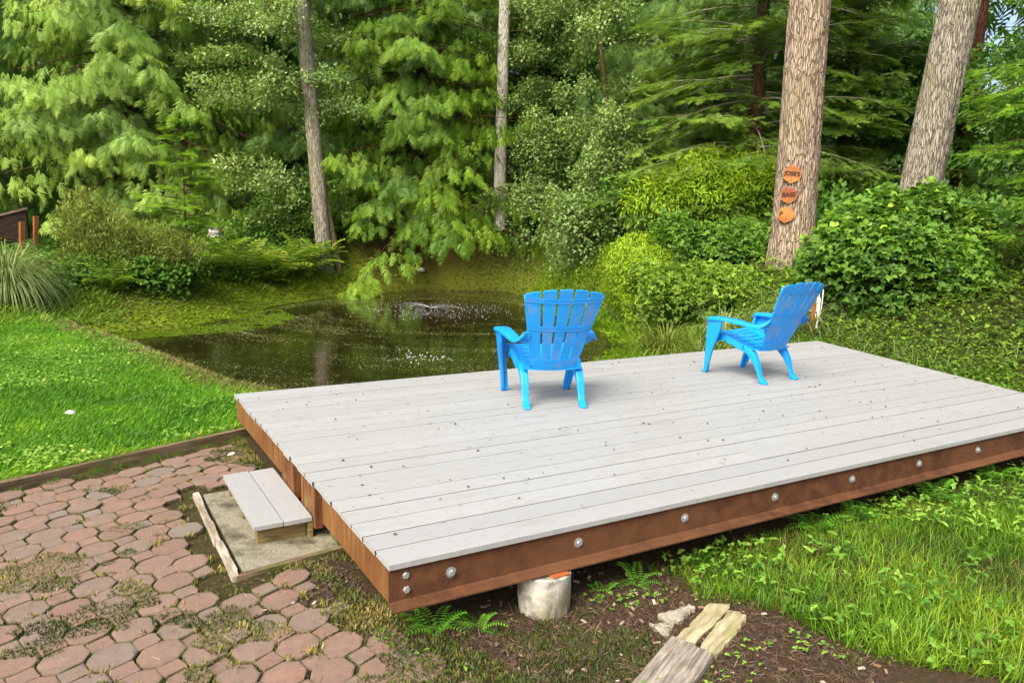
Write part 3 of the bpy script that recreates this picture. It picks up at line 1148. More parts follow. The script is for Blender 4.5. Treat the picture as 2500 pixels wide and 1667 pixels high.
# ------------------------------------------------------------------ brick paving
patio = MB()
patio.add([(-7, -4, -.05), (-.0, -4, -.05), (-.0, 2.9, -.05), (-7, .3, -.05)], [(0, 1, 2, 3)])
patio = tag(patio.build('patio', M['ground'], None), kind='structure')
PA, PB_, PANG = .267, .238, math.radians(24.5)
e1 = np.array([math.cos(PANG), math.sin(PANG)])
e2 = np.array([math.cos(math.radians(-74.5)), math.sin(math.radians(-74.5))])


def paver_mesh(big, seed):
    r = np.random.default_rng(seed)
    g = .0068
    if big:
        Wx, Wy, cx_, cy_ = .182 / 2 - g, .160 / 2 - g, .043, .037
    else:
        Wx, Wy, cx_, cy_ = .100 / 2 - g * .6, .088 / 2 - g * .6, .007, .007
    base = [(-Wx + cx_, -Wy), (Wx - cx_, -Wy), (Wx, -Wy + cy_), (Wx, Wy - cy_), (Wx - cx_, Wy), (-Wx + cx_, Wy), (-Wx, Wy - cy_), (-Wx, -Wy + cy_)]
    pts = []
    for i in range(8):
        a, b = np.array(base[i]), np.array(base[(i + 1) % 8])
        for t in (.10, .90):
            pts.append(a + (b - a) * t)
    P = np.array(pts) + r.normal(0, .0014, (16, 2)) + np.repeat(r.normal(0, .0018, (8, 2)), 2, 0)
    rings = [(1.0, -.045, 1.0), (1.0, -.003, 1.0), (.972, .0022, .55), (.88, .0036, .05)]
    V, var = [], []
    for s_, z, gv in rings:
        for p in P:
            V.append((p[0] * s_, p[1] * s_, z + (r.normal(0, .0007) if z > -.01 else 0)))
            var.append(gv)
    n = 16
    Fq = []
    for k in range(len(rings) - 1):
        for i in range(n):
            j = (i + 1) % n
            Fq.append((k * n + i, k * n + j, (k + 1) * n + j, (k + 1) * n + i))
    top = len(V)
    V.append((0, 0, .0040))
    var.append(0)
    k = len(rings) - 1
    tri = [(k * n + i, k * n + (i + 1) % n, top) for i in range(n)]
    V = np.array(V)
    ex, ey = e1, -e2                                # the laid pattern runs slightly askew
    V = np.column_stack([V[:, 0] * ex[0] + V[:, 1] * ey[0], V[:, 0] * ex[1] + V[:, 1] * ey[1], V[:, 2]])
    return mk_mesh('paver', V, [np.array(Fq), np.array(tri)], M['paver'], var=var, smooth=False)


BIG = [paver_mesh(True, s) for s in range(8)]
SMALL = [paver_mesh(False, s + 50) for s in range(6)]
origin = np.array([-1.201, .899])
cells = []
for i in range(-30, 31):
    for j in range(-30, 31):
        for big, off in ((1, (0, 0)), (1, (.5, .5)), (0, (.5, 0)), (0, (0, .5))):
            p = origin + e1 * PA * (i + off[0]) + e2 * PB_ * (j + off[1])
            x, y = p
            if x < -2.6 or y < -1.7 or y > edge_line(x) - .10:
                continue
            if poly_sd(np.array([(-.46, .73), (.6, .95), (.6, 1.98), (-.46, 2.02)]), x, y) < .055:
                continue
            lim = np.interp(y, [-2, -.6, -.15, .2, .5, .75, .95, 2.0, 3.0], [.34, .27, .12, -.03, -.10, -.16, -.05, .02, .02])
            if x > lim:
                continue
            edge = lim - x
            if edge < .14 and RNG.random() < .45 * (1 - edge / .14):
                continue
            cells.append((x, y, big, edge))


def in_view(x, y, z=0.0, pad=0.0):
    d = np.array([x, y, z]) - CAM
    c = d @ fw
    if c < .3:
        return 0
    u, v = (d @ ri2) / c * 1880.9 / 1250, (d @ up2) / c * 1880.9 / 833.5
    return (abs(u) < 1 + pad) and (abs(v) < 1 + pad)


vis = [c for c in cells if in_view(c[0], c[1], 0, .09)]
vis.sort(key=lambda c: (c[0] - CAM[0]) ** 2 + (c[1] - CAM[1]) ** 2 - (0.6 if c[2] else 0))
rest = [c for c in cells if c not in set(vis)]
SUNK = [(-.33, .58), (-.36, .40), (-.62, .42), (-.25, .05), (-.48, .62), (-.55, .15), (.05, -.3)]
PAVERS = []
for x, y, big, edge in vis[:296]:
    me = (BIG if big else SMALL)[RNG.integers(0, 8 if big else 6)]
    z = .004 + RNG.normal(0, .0022) - .010 * float(np.exp(-edge / .10))
    for sx, sy in SUNK:
        z -= .016 * math.exp(-((x - sx) ** 2 + (y - sy) ** 2) / .008)
    o = link('paver', me, patio, (x + RNG.normal(0, .003), y + RNG.normal(0, .003), z),
             (RNG.normal(0, .016), RNG.normal(0, .016), RNG.normal(0, .03) + PI * RNG.integers(0, 2)))
    PAVERS.append((x, y, big))
if len(vis) > 296 or rest:
    parts = []
    V_, F_, v_ = [], [], []
    b = 0
    for x, y, big, edge in vis[296:] + rest:
        me = (BIG if big else SMALL)[RNG.integers(0, 6)]
        nv = len(me.vertices)
        co = np.zeros(nv * 3)
        me.vertices.foreach_get("co", co)
        co = co.reshape(-1, 3)
        c_, s_ = 1.0, 0.0
        co = np.stack([co[:, 0] * c_ - co[:, 1] * s_ + x, co[:, 0] * s_ + co[:, 1] * c_ + y, co[:, 2] + .004 + RNG.normal(0, .002)], -1)
        V_.append(co)
        F_.append([tuple(i + b for i in p.vertices) for p in me.polygons])
        vv = np.zeros(nv)
        me.attributes["var"].data.foreach_get("value", vv)
        v_.append(vv)
        b += nv
    allf = sum(F_, [])
    me = mk_mesh('far_pavers', np.concatenate(V_), [np.array([f for f in allf if len(f) == 4]), np.array([f for f in allf if len(f) == 3])], M['paver'], var=np.concatenate(v_), smooth=True)
    tag(link('paver', me, patio), kind='stuff')


# ------------------------------------------------------------------ chairs
def grid_solid(P, thick, holes=None):
    """P: (m,n,3) surface; thick along -normal; holes: set of (i,j) cells left out"""
    P = np.asarray(P, float)
    m, n, _ = P.shape
    du = np.gradient(P, axis=0)
    dv = np.gradient(P, axis=1)
    Nn = nrm(np.cross(du, dv))
    Q = P - Nn * thick
    V = np.concatenate([P.reshape(-1, 3), Q.reshape(-1, 3)])
    o = m * n
    solid = np.ones((m - 1, n - 1), bool)
    if holes:
        for h in holes:
            solid[h] = False
    Fq = []
    idx_ = lambda i, j: i * n + j
    for i in range(m - 1):
        for j in range(n - 1):
            if not solid[i, j]:
                continue
            a, b, c, d = idx_(i, j), idx_(i + 1, j), idx_(i + 1, j + 1), idx_(i, j + 1)
            Fq += [(a, b, c, d), (o + d, o + c, o + b, o + a)]
            for (ii, jj, p, q_) in ((i - 1, j, d, a), (i + 1, j, b, c), (i, j - 1, a, b), (i, j + 1, c, d)):
                if ii < 0 or jj < 0 or ii >= m - 1 or jj >= n - 1 or not solid[ii, jj]:
                    Fq.append((q_, p, o + p, o + q_))
    used = sorted({i for f in Fq for i in f})
    mp = {u: k for k, u in enumerate(used)}
    return V[used], [tuple(mp[i] for i in f) for f in Fq]


B0 = np.array([0, -.128, .267])
BD = np.array([0, -.4219, .9066])
BN = np.array([0, -.9066, -.4219])            # pointing to the rear


def back_pt(u, s):
    """u in -1..1 across, s along the back"""
    w = .150 + .198 * s
    bow = .030 * (1 - u * u) * (.4 + .6 * min(1, s / .4))
    p = B0 + BD * s + BN * bow
    return np.array([u * w, p[1], p[2]])


def top_s(u):
    return .636 - .050 * u * u


def build_chair(loc, heading, label):
    t = empty('adirondack_chair', loc, -heading)
    tag(t, label, 'chair', 'blue chairs on the deck')
    # backrest: solid apron, three cross bands; slats hang on it
    mbk = MB()
    def band(s0, s1, off, th, ns=3, nu=17, umax=1.0):
        us = np.linspace(-umax, umax, nu)
        P = np.array([[back_pt(u, s0 + (s1 - s0) * k / (ns - 1)) + BN * off for k in range(ns)] for u in us])
        v, f = grid_solid(P, th)
        mbk.add(v, f)
    band(-.012, .075, .004, .013, 4)
    band(.318, .346, .0020, .0115, 3)
    band(.535, .560, .0020, .0115, 3)
    for s in (.073, .318, .346, .535, .560):
        band(s - .002, s + .002, .0042, .003, 2)
    back = mbk.build('backrest', M['plastic_worn'], t)
    edges = np.linspace(-1, 1, 6)
    for k in range(5):
        g = .034
        ua, ub = edges[k] + (g if k else 0), edges[k + 1] - (g if k < 4 else 0)
        us = np.linspace(ua, ub, 7)
        ns = 22
        P = []
        for q_, u in enumerate(us):
            tp = top_s(u) - (.0035 if q_ in (0, 6) else 0)
            P.append([back_pt(u, .06 + (tp - .06) * i / (ns - 1)) for i in range(ns)])
        v, f = grid_solid(np.array(P), .009)
        m_ = MB()
        m_.add(v, f)
        m_.build('back_slat', M['plastic_worn'], back)
    for sx in (-1, 1):                          # rolled side rims
        m_ = MB()
        m_.tube([back_pt(sx * 1.0, s) - BN * .006 for s in np.linspace(-.01, .575, 14)], [.0085] * 14, 8)
        m_.build('side_rim', M['plastic'], back, smooth=True)
    # seat
    ys = np.array([.372, .365, .345, .31, .27, .255, .215, .20, .155, .14, .095, .08, .035, .02, -.03, -.045, -.09, -.135])
    zs = np.interp(ys, [-.135, -.05, .05, .15, .25, .31, .345, .365, .372], [.268, .272, .298, .331, .358, .368, .364, .345, .315])
    xs = np.linspace(-1, 1, 21)
    P = np.array([[(u * (.205 + .030 * sst(y, -.1, .3)), y, z - .012 * (1 - u * u)) for y, z in zip(ys, zs)] for u in xs])
    holes = set()
    for j in (4, 6, 8, 10, 12, 14):
        for i in list(range(3, 9)) + list(range(11, 17)):
            holes.add((i, j))
    v, f = grid_solid(P[::-1], .009, {(19 - i, j) for i, j in holes})
    m_ = MB()
    m_.add(v, f)
    m_.build('seat', M['plastic'], t)
    for sx in (-1, 1):
        def ext(poly, x0f, x1f, name, bev=.006):
            """polygon in (y,z) extruded between two x functions of z"""
            n_ = len(poly)
            V = [(sx * x0f(z), y, z) for y, z in poly] + [(sx * x1f(z), y, z) for y, z in poly]
            fs_ = [tuple(range(n_)), tuple(range(2 * n_ - 1, n_ - 1, -1))] + [(i, n_ + i, n_ + (i + 1) % n_, (i + 1) % n_) for i in range(n_)]
            if sx < 0:
                fs_ = [tuple(reversed(f_)) for f_ in fs_]
            mm = MB()
            mm.add(V, fs_)
            o = mm.build(name, M['plastic'], t, bevel=bev)
            bm_fix(o)
            return o
        # rear leg with flared foot
        ext([(-.005, .292), (-.062, .268), (-.108, .235), (-.150, .165), (-.172, .085), (-.190, .045), (-.240, .012), (-.243, 0), (-.178, 0), (-.168, .040), (-.140, .105), (-.100, .165), (-.045, .215), (.0, .238)],
            lambda z: .168 + .010 * (1 - z / .3), lambda z: .226 - .004 * (1 - z / .3), 'leg')
        # side rail under the seat
        ext([(.285, .352), (.2, .348), (.1, .322), (-.004, .291), (.001, .239), (.1, .272), (.19, .298), (.235, .300), (.265, .285), (.29, .262)],
            lambda z: .206, lambda z: .238, 'side_rail', .005)
        # front leg: side panel and front flange
        def xo(z):
            return .262 + .066 * sst(z, 0, .5)
        o = ext([(.350, 0), (.378, 0), (.378, .022), (.366, .03), (.292, .482), (.150, .482), (.165, .40), (.205, .32), (.262, .22), (.335, .02)],
                lambda z: xo(z) - .018, lambda z: xo(z) + .004, 'leg', .004)
        ext([(.352, .001), (.372, .001), (.290, .478), (.268, .478)], lambda z: xo(z) - .052 - .02 * z, lambda z: xo(z) - .010, 'leg_flange', .003)
        # arm
        path = [(.300, .478, .296, .070), (.292, .492, .298, .092), (.262, .500, .298, .100), (.17, .505, .293, .098), (.06, .500, .285, .090), (-.05, .487, .275, .082),
                (-.13, .478, .268, .076), (-.185, .480, .258, .072), (-.225, .497, .243, .062), (-.250, .520, .230, .052), (-.262, .540, .222, .040)]
        pts = np.array(path)
        tt = np.linspace(0, 1, 26)
        t0 = np.linspace(0, 1, len(path))
        pts = np.stack([np.interp(tt, t0, pts[:, c]) for c in range(4)], -1)
        ker = np.array([.25, .5, .25])
        for c in range(4):
            pts[1:-1, c] = np.convolve(pts[:, c], ker, 'valid')
        prof = [(-.5, -.026), (-.5, -.008), (-.46, -.001), (-.25, .0015), (.25, .0015), (.46, -.001), (.5, -.008), (.5, -.026), (.44, -.026), (.44, -.009), (-.44, -.009), (-.44, -.026)]
        V, fs_ = [], []
        n_ = len(prof)
        for (y, z, xc, w_) in pts:
            for a, dz in prof:
                V.append((sx * (xc + a * w_), y, z + dz))
        for i in range(len(pts) - 1):
            for k in range(n_):
                k2 = (k + 1) % n_
                fs_.append((i * n_ + k, i * n_ + k2, (i + 1) * n_ + k2, (i + 1) * n_ + k))
        fs_ += [tuple(range(n_)), tuple((len(pts) - 1) * n_ + k for k in range(n_ - 1, -1, -1))]
        if sx < 0:
            fs_ = [tuple(reversed(f_)) for f_ in fs_]
        mm = MB()
        mm.add(V, fs_)
        o = mm.build('arm', M['plastic'], t, smooth=False)
        bm_fix(o)
        # gusset that ties the arm to the back
        mm = MB()
        a = [(.200, -.205, .435), (.195, -.235, .530), (.236, -.238, .508), (.262, -.190, .462), (.240, -.165, .450)]
        b = [(p[0] - .004, p[1] + .010, p[2] + .002) for p in a]
        V = [(sx * p[0], p[1], p[2]) for p in a + b]
        fs_ = [(0, 1, 2, 3, 4), (9, 8, 7, 6, 5)] + [(i, 5 + i, 5 + (i + 1) % 5, (i + 1) % 5) for i in range(5)]
        mm.add(V, fs_)
        o = mm.build('arm_gusset', M['plastic'], t)
        bm_fix(o)
    return t


import bmesh


def bm_fix(o):
    bm = bmesh.new()
    bm.from_mesh(o.data)
    bmesh.ops.recalc_face_normals(bm, faces=bm.faces)
    bm.to_mesh(o.data)
    bm.free()


def copy_tree(o, parent=None):
    c = o.copy()
    COL.objects.link(c)
    c.parent = parent
    for ch in o.children:
        copy_tree(ch, c)
    return c


ch1 = build_chair((1.933, 1.932, DECK_Z + .001), .317, 'faded blue plastic adirondack chair near the middle of the deck, seen from behind')
ch2 = copy_tree(ch1)
ch2.location = (4.018, 1.900, DECK_Z + .001)
ch2.rotation_euler = (0, 0, .079)
ch2["label"] = 'blue plastic adirondack chair at the right end of the deck, seen from its left side'

# ------------------------------------------------------------------ vegetation generators
SPRAY = T_spray(5, .50, .050, .30, .75)
SPRAYS = [T_spray(6, .52, .038, .34, .78, k) for k in (3, 4, 5, 6)]
SPRAY_FLAT = T_spray(5, .42, .056, .10, .95)
ROUND2 = T_leaf(.46, .06)
SPRAYS_FLAT = [T_spray(7, .42, .036, .12, .90, k) for k in (7, 8, 9, 10)]
LEAF = T_leaf(.34, .10)
LEAF_N = T_leaf(.13, .05)
ROUND = T_round(.5)
TRI = T_tri()
BLADE = T_blade(.38)
BLADE1 = T_blade1(.28)
FROND = T_fern(11)


def trunk_obj(name, pts, rad, m, parent, seg=28, rough=.03, freq=9.0, rings=None):
    """bark-covered trunk along a path (local coordinates), ridged"""
    pts = np.asarray(pts, float)
    n0 = len(pts)
    rings = rings or 12 * n0
    tt = np.linspace(0, 1, rings)
    t0 = np.linspace(0, 1, n0)
    P = np.stack([np.interp(tt, t0, pts[:, c]) for c in range(3)], -1)
    R = np.interp(tt, t0, rad)
    A = np.arange(seg) * 2 * PI / seg
    ang = A[None, :] + 0 * tt[:, None]
    zz = P[:, 2][:, None] + 0 * ang
    rg = 1 - np.abs(2 * noise(freq * np.cos(ang) * .8 + 40, freq * np.sin(ang) * .8 + 40, zz * 1.6) - 1)
    rg = rg + .5 * noise(freq * 2 * np.cos(ang) + 9, freq * 2 * np.sin(ang) + 9, zz * 5)
    rr = R[:, None] * (1 + rough * 2 * (rg - .75))
    V = np.stack([P[:, 0][:, None] + rr * np.cos(ang), P[:, 1][:, None] + rr * np.sin(ang), zz], -1)
    idx_ = np.arange(rings * seg).reshape(rings, seg)
    a = idx_[:-1]
    b = idx_[1:]
    Fq = np.stack([a, np.roll(a, -1, 1), np.roll(b, -1, 1), b], -1).reshape(-1, 4)
    return link(name, mk_mesh(name, V.reshape(-1, 3), Fq, m, smooth=True), parent)


def tubes_mesh(name, paths, m, parent, seg=5):
    mb_ = MB()
    for pts, rad in paths:
        mb_.tube(pts, rad, seg, cap=False)
    return mb_.build(name, m, parent, smooth=True)


def to_cam(loc):
    d = CAM[:2] - np.asarray(loc[:2])
    return math.atan2(d[1], d[0])


def conifer(name, label, xy, H, R, mat_leaf, mat_bark, zb=.35, style='cedar', dens=1.0, tr=.15, var0=.42, seed=1, zmax=None, size=.42, group=None,
            back=.18, side=None, power=.75, cat='tree', trunks=1, mat_twig=None):
    r = np.random.default_rng(seed)
    z0 = float(height(xy[0], xy[1]))
    root = empty(name, (xy[0], xy[1], z0))
    tag(root, label, cat, group)
    zmax = zmax or H
    ac = to_cam(xy)
    for k in range(trunks):
        ox = (k - (trunks - 1) / 2) * tr * 2.2
        trunk_obj('trunk', [(ox * math.sin(ac), -ox * math.cos(ac), -.3), (ox * math.sin(ac), -ox * math.cos(ac), .2), (ox * .6, 0, H * .5), (0, 0, min(H, zmax + 1))],
                  [tr * 1.5, tr * 1.1, tr * .7, tr * .25], mat_bark, root, seg=14, rings=40)
    O, D, Nn, S, B = [], [], [], [], []
    paths = []
    z = zb
    while z < zmax:
        nb = 6 if style == 'cedar' else 6
        for _ in range(nb):
            phi = r.uniform(0, 2 * PI)
            rel = math.cos(phi - ac)
            if rel < -.25 and r.random() > back:
                continue
            if side is not None and math.cos(phi - side) < -.2:
                continue
            zz = z + r.uniform(-.25, .25)
            tiltb = r.normal(0, .13)
            L = (R * max(.08, 1 - zz / H) ** power) * r.uniform(.62, 1.12) + .25
            if zz < 1.2:
                L *= r.uniform(.75, 1.05)
            o = np.array([math.cos(phi), math.sin(phi), 0])
            ns = int(max(4, L * 19 * dens))
            t = np.sort(r.uniform(.06, 1.0, ns) ** .72)
            if style == 'cedar':
                zc = lambda q: L * (.16 * q - .62 * q ** 2 + .26 * q ** 4 + tiltb * q)
            elif style == 'hemlock':
                zc = lambda q: L * (.10 * q - .22 * q ** 2 + tiltb * q)
            else:
                zc = lambda q: L * (.25 * q - .18 * q ** 2)
            P = o[None] * (L * t)[:, None]
            P[:, 2] += zz + zc(t)
            sd_ = np.array([-o[1], o[0], 0])
            lat = r.uniform(-1, 1, ns)
            spread = (.16 + .30 * np.sin(PI * np.clip(t, 0, .96))) * min(1.3, L * .45)
            P = P + sd_[None] * (lat * spread)[:, None]
            P[:, 2] -= np.abs(lat) * spread * (.8 if style == 'cedar' else .15) + (r.uniform(0, .30, ns) ** 1.5 if style == 'cedar' else 0)
            dn = {'cedar': -1.05, 'hemlock': -.18, 'fir': .02}[style]
            d = o[None] * ((.35 if style == 'cedar' else .55) + .3 * t)[:, None] + sd_[None] * (lat * .8)[:, None] + np.array([0, 0, dn]) * r.uniform(.5, 1.25, (ns, 1))
            d = d + r.normal(0, .16, (ns, 3))
            nn = np.array([0, 0, .8]) + o[None] * .75 + r.normal(0, .28, (ns, 3))
            if style == 'cedar':
                cur = r.random(ns) < .6
                d[cur] = (o * .22 + np.array([0, 0, -1.0]))[None] + sd_[None] * (lat[cur] * .55)[:, None] + r.normal(0, .14, (cur.sum(), 3))
                nn[cur] = o[None] + np.array([0, 0, .35]) + r.normal(0, .35, (cur.sum(), 3))
            if style != 'cedar':
                nn = np.array([0, 0, 1.0]) + o[None] * .15 + r.normal(0, .2, (ns, 3))
            O.append(P)
            D.append(d)
            Nn.append(nn)
            S.append(size * r.uniform(.65, 1.2, ns) * (1.05 - .25 * t))
            bv = var0 + r.normal(0, .10)
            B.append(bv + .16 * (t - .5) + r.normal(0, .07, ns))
            q = np.linspace(0, .95, 6)
            bp = o[None] * (L * q)[:, None]
            bp[:, 2] += zz + zc(q)
            paths.append((bp, np.linspace(.008 + .006 * L, .003, 6)))
        z += .21 if style == 'cedar' else .23
    O, D, Nn, S, B = map(np.concatenate, (O, D, Nn, S, B))
    pick = r.integers(0, 4, len(O))
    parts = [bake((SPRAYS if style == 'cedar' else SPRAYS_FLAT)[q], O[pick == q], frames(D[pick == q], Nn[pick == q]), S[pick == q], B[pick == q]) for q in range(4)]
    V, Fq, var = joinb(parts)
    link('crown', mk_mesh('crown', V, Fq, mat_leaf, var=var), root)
    tubes_mesh('branches', paths, mat_twig or mat_bark, root, 4)["kind"] = 'stuff'
    return root


def broadleaf(name, label, xy, trunk_pts, trunk_rad, H, R, n_br, leaves, mat_leaf, mat_bark, zb=.6, lsize=.075, seed=1, off=(0, 0), group=None, flat=.22, var0=.45, cat='tree', back=.5, Rv=None, twigs=True):
    r = np.random.default_rng(seed)
    z0 = float(height(xy[0], xy[1]))
    root = empty(name, (xy[0], xy[1], z0))
    tag(root, label, cat, group)
    trunk_obj('trunk', trunk_pts, trunk_rad, mat_bark, root, seg=12, rough=.02, rings=50)
    tp = np.asarray(trunk_pts, float)
    ac = to_cam(xy)
    O, D, Nn, S, B = [], [], [], [], []
    paths = []
    for i in range(n_br):
        zz = r.uniform(zb, H)
        phi = r.uniform(0, 2 * PI)
        if math.cos(phi - ac) < -.2 and r.random() > back:
            continue
        rel = (zz - zb) / (H - zb)
        L = R * (.55 + .45 * math.sin(PI * min(1, .25 + .75 * (1 - rel)))) * r.uniform(.45, 1.05)
        c = np.array([np.interp(zz, tp[:, 2], tp[:, 0]) + off[0], np.interp(zz, tp[:, 2], tp[:, 1]) + off[1], zz])
        o = np.array([math.cos(phi), math.sin(phi), 0])
        sd_ = np.array([-o[1], o[0], 0])
        nl = int(leaves / n_br * L / R * 1.4)
        t = r.uniform(.12, 1.0, nl) ** .7
        lat = r.normal(0, .30, nl) * L * .55 * (1.15 - .7 * t)
        P = c[None] + o[None] * (L * t)[:, None] + sd_[None] * lat[:, None]
        P[:, 2] += L * (.16 * t - .20 * t * t) + r.normal(0, flat * .5, nl) - np.abs(lat) * .22
        d = o[None] * .6 + r.normal(0, .6, (nl, 3)) + np.array([0, 0, -.25])
        nn = np.array([0, 0, 1.0]) + o[None] * .35 + r.normal(0, .42, (nl, 3))
        O.append(P)
        D.append(d)
        Nn.append(nn)
        S.append(lsize * r.uniform(.7, 1.25, nl))
        B.append(var0 + r.normal(0, .07) + r.normal(0, .13, nl) + (r.random(nl) < .07) * .35)
        q = np.linspace(0, .9, 5)
        bp = c[None] + o[None] * (L * q)[:, None]
        bp[:, 2] += L * (.16 * q - .20 * q * q)
        bp[0, :2] -= np.array(off)
        if i % 3 == 0:
            paths.append((bp, np.linspace(.009 + .003 * L, .002, 5)))
    O, D, Nn, S, B = map(np.concatenate, (O, D, Nn, S, B))
    V, Fq, var = bake(LEAF, O, frames(D, Nn), S, B)
    link('crown', mk_mesh('crown', V, Fq, mat_leaf, var=var), root)
    if twigs:
        tubes_mesh('branches', paths, M['stem_bark'], root, 4)["kind"] = 'stuff'
    return root


def bush(name, label, xy, lobes, n, T, size, mat_leaf, seed=1, var0=.45, group=None, droop=0.0, shell=.45, stems=6, aspect=1.0, cat='shrub', grad=.12, jit=.13, bark='stem_bark', zoff=0.0, min_sd=.9):
    """lobes: list of (dx, dy, z, rx, ry, rz)"""
    r = np.random.default_rng(seed)
    z0 = float(height(xy[0], xy[1])) + zoff
    root = empty(name, (xy[0], xy[1], z0))
    tag(root, label, cat, group)
    vol = np.array([(l[3] * l[4] + l[4] * l[5] + l[3] * l[5]) for l in lobes])
    cnt = (n * vol / vol.sum()).astype(int)
    O, D, Nn, S, B = [], [], [], [], []
    for l, c in zip(lobes, cnt):
        d = nrm(r.normal(0, 1, (c, 3)))
        d[:, 2] = np.abs(d[:, 2]) * np.where(r.random(c) < .8, 1, -1)
        lump = .72 + .5 * fbm(d[:, 0] * 2.2 + l[0] * 3 + seed, d[:, 1] * 2.2 + 7, d[:, 2] * 2.2 + 5, 3)
        rad = (1 - shell * r.random(c) ** 1.5) * lump
        P = d * rad[:, None] * np.array(l[3:6]) + np.array(l[0:3])
        O.append(P)
        D.append(d * .5 + r.normal(0, .55, (c, 3)) + np.array([0, 0, -droop]))
        Nn.append(d * .7 + np.array([0, 0, .9]) + r.normal(0, .4, (c, 3)))
        S.append(size * r.uniform(.65, 1.3, c))
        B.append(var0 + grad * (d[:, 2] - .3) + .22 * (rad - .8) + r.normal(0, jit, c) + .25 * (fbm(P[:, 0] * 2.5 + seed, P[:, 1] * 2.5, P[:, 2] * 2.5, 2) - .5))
    O, D, Nn, S, B = map(np.concatenate, (O, D, Nn, S, B))
    gz = height(O[:, 0] + xy[0], O[:, 1] + xy[1]) - z0
    k = (O[:, 2] > gz + .01) & (poly_sd(POND, O[:, 0] + xy[0], O[:, 1] + xy[1]) > min_sd * (.7 + .6 * r.random(len(O))))
    O, D, Nn, S, B = O[k], D[k], Nn[k], S[k], B[k]
    S3 = np.stack([S * aspect, S, S], -1)
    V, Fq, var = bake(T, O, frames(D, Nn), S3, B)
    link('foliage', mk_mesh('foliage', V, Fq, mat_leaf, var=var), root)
    if stems:
        paths = []
        for i in range(stems):
            l = lobes[i % len(lobes)]
            a = r.uniform(0, 2 * PI)
            e = np.array([l[0] + .5 * l[3] * math.cos(a), l[1] + .5 * l[4] * math.sin(a), l[2] + .5 * l[5]])
            paths.append(([np.array([e[0] * .25, e[1] * .25, -.05]), np.array([e[0] * .6, e[1] * .6, e[2] * .5]), e], [.014, .010, .004]))
        tubes_mesh('stems', paths, M[bark], root, 4)
    return root


def fern(name, label, xyz, n, L, mat_leaf, seed=1, tilt=(.5, 1.0), group=None, var0=.45, spread=.08):
    r = np.random.default_rng(seed)
    root = empty(name, xyz)
    tag(root, label, 'fern', group)
    a = np.arange(n) * 2 * PI / n + r.normal(0, .25, n)
    el = r.uniform(tilt[0], tilt[1], n)
    D = np.stack([np.cos(a) * np.cos(el), np.sin(a) * np.cos(el), np.sin(el)], -1)
    Nn = np.stack([-np.cos(a) * np.sin(el), -np.sin(a) * np.sin(el), np.cos(el)], -1) + r.normal(0, .12, (n, 3))
    O = np.stack([np.cos(a) * spread * .3, np.sin(a) * spread * .3, np.zeros(n)], -1)
    V, Fq, var = bake(FROND, O, frames(D, Nn), L * r.uniform(.7, 1.15, n), var0 + r.normal(0, .14, n))
    link('fronds', mk_mesh('fronds', V, Fq, mat_leaf, var=var), root)
    return root


def scatter(name, kind_mat, P, T, size, up_=1.0, var0=.45, jit=.13, lean=.35, patch=1.2, patch_amp=.35, flat=False, parent=None, aspect=None, seed=3):
    """P (n,2 or n,3) points on the terrain -> one stuff object"""
    r = np.random.default_rng(seed)
    n = len(P)
    if P.shape[1] == 2:
        P = np.column_stack([P, height(P[:, 0], P[:, 1])])
    a = r.uniform(0, 2 * PI, n)
    h = np.stack([np.cos(a), np.sin(a), np.zeros(n)], -1)
    if flat:
        D = h + np.array([0, 0, .25]) * r.uniform(-.4, 1, (n, 1))
        Nn = np.array([0, 0, 1.0]) + r.normal(0, lean, (n, 3))
    else:
        D = np.array([0, 0, up_]) + h * r.uniform(.1, 1.0, (n, 1)) * lean * 2
        Nn = -h + r.normal(0, .1, (n, 3))
        Nn = -Nn
    size = np.broadcast_to(size, (n,)) * r.uniform(.6, 1.25, n)
    S = np.stack([size * (aspect or 1.0), size, size], -1)
    B = var0 + r.normal(0, jit, n) + patch_amp * (fbm(P[:, 0] * patch + 3, P[:, 1] * patch + 8, 0, 3) - .5) * 2
    V, Fq, var = bake(T, P, frames(D, Nn), S, B)
    o = link(name, mk_mesh(name, V, Fq, kind_mat, var=var), parent)
    return tag(o, kind='stuff')


def pts_in(n, x0, x1, y0, y1, keep):
    P = np.stack([U(x0, x1, n), U(y0, y1, n)], -1)
    return P[keep(P[:, 0], P[:, 1])]


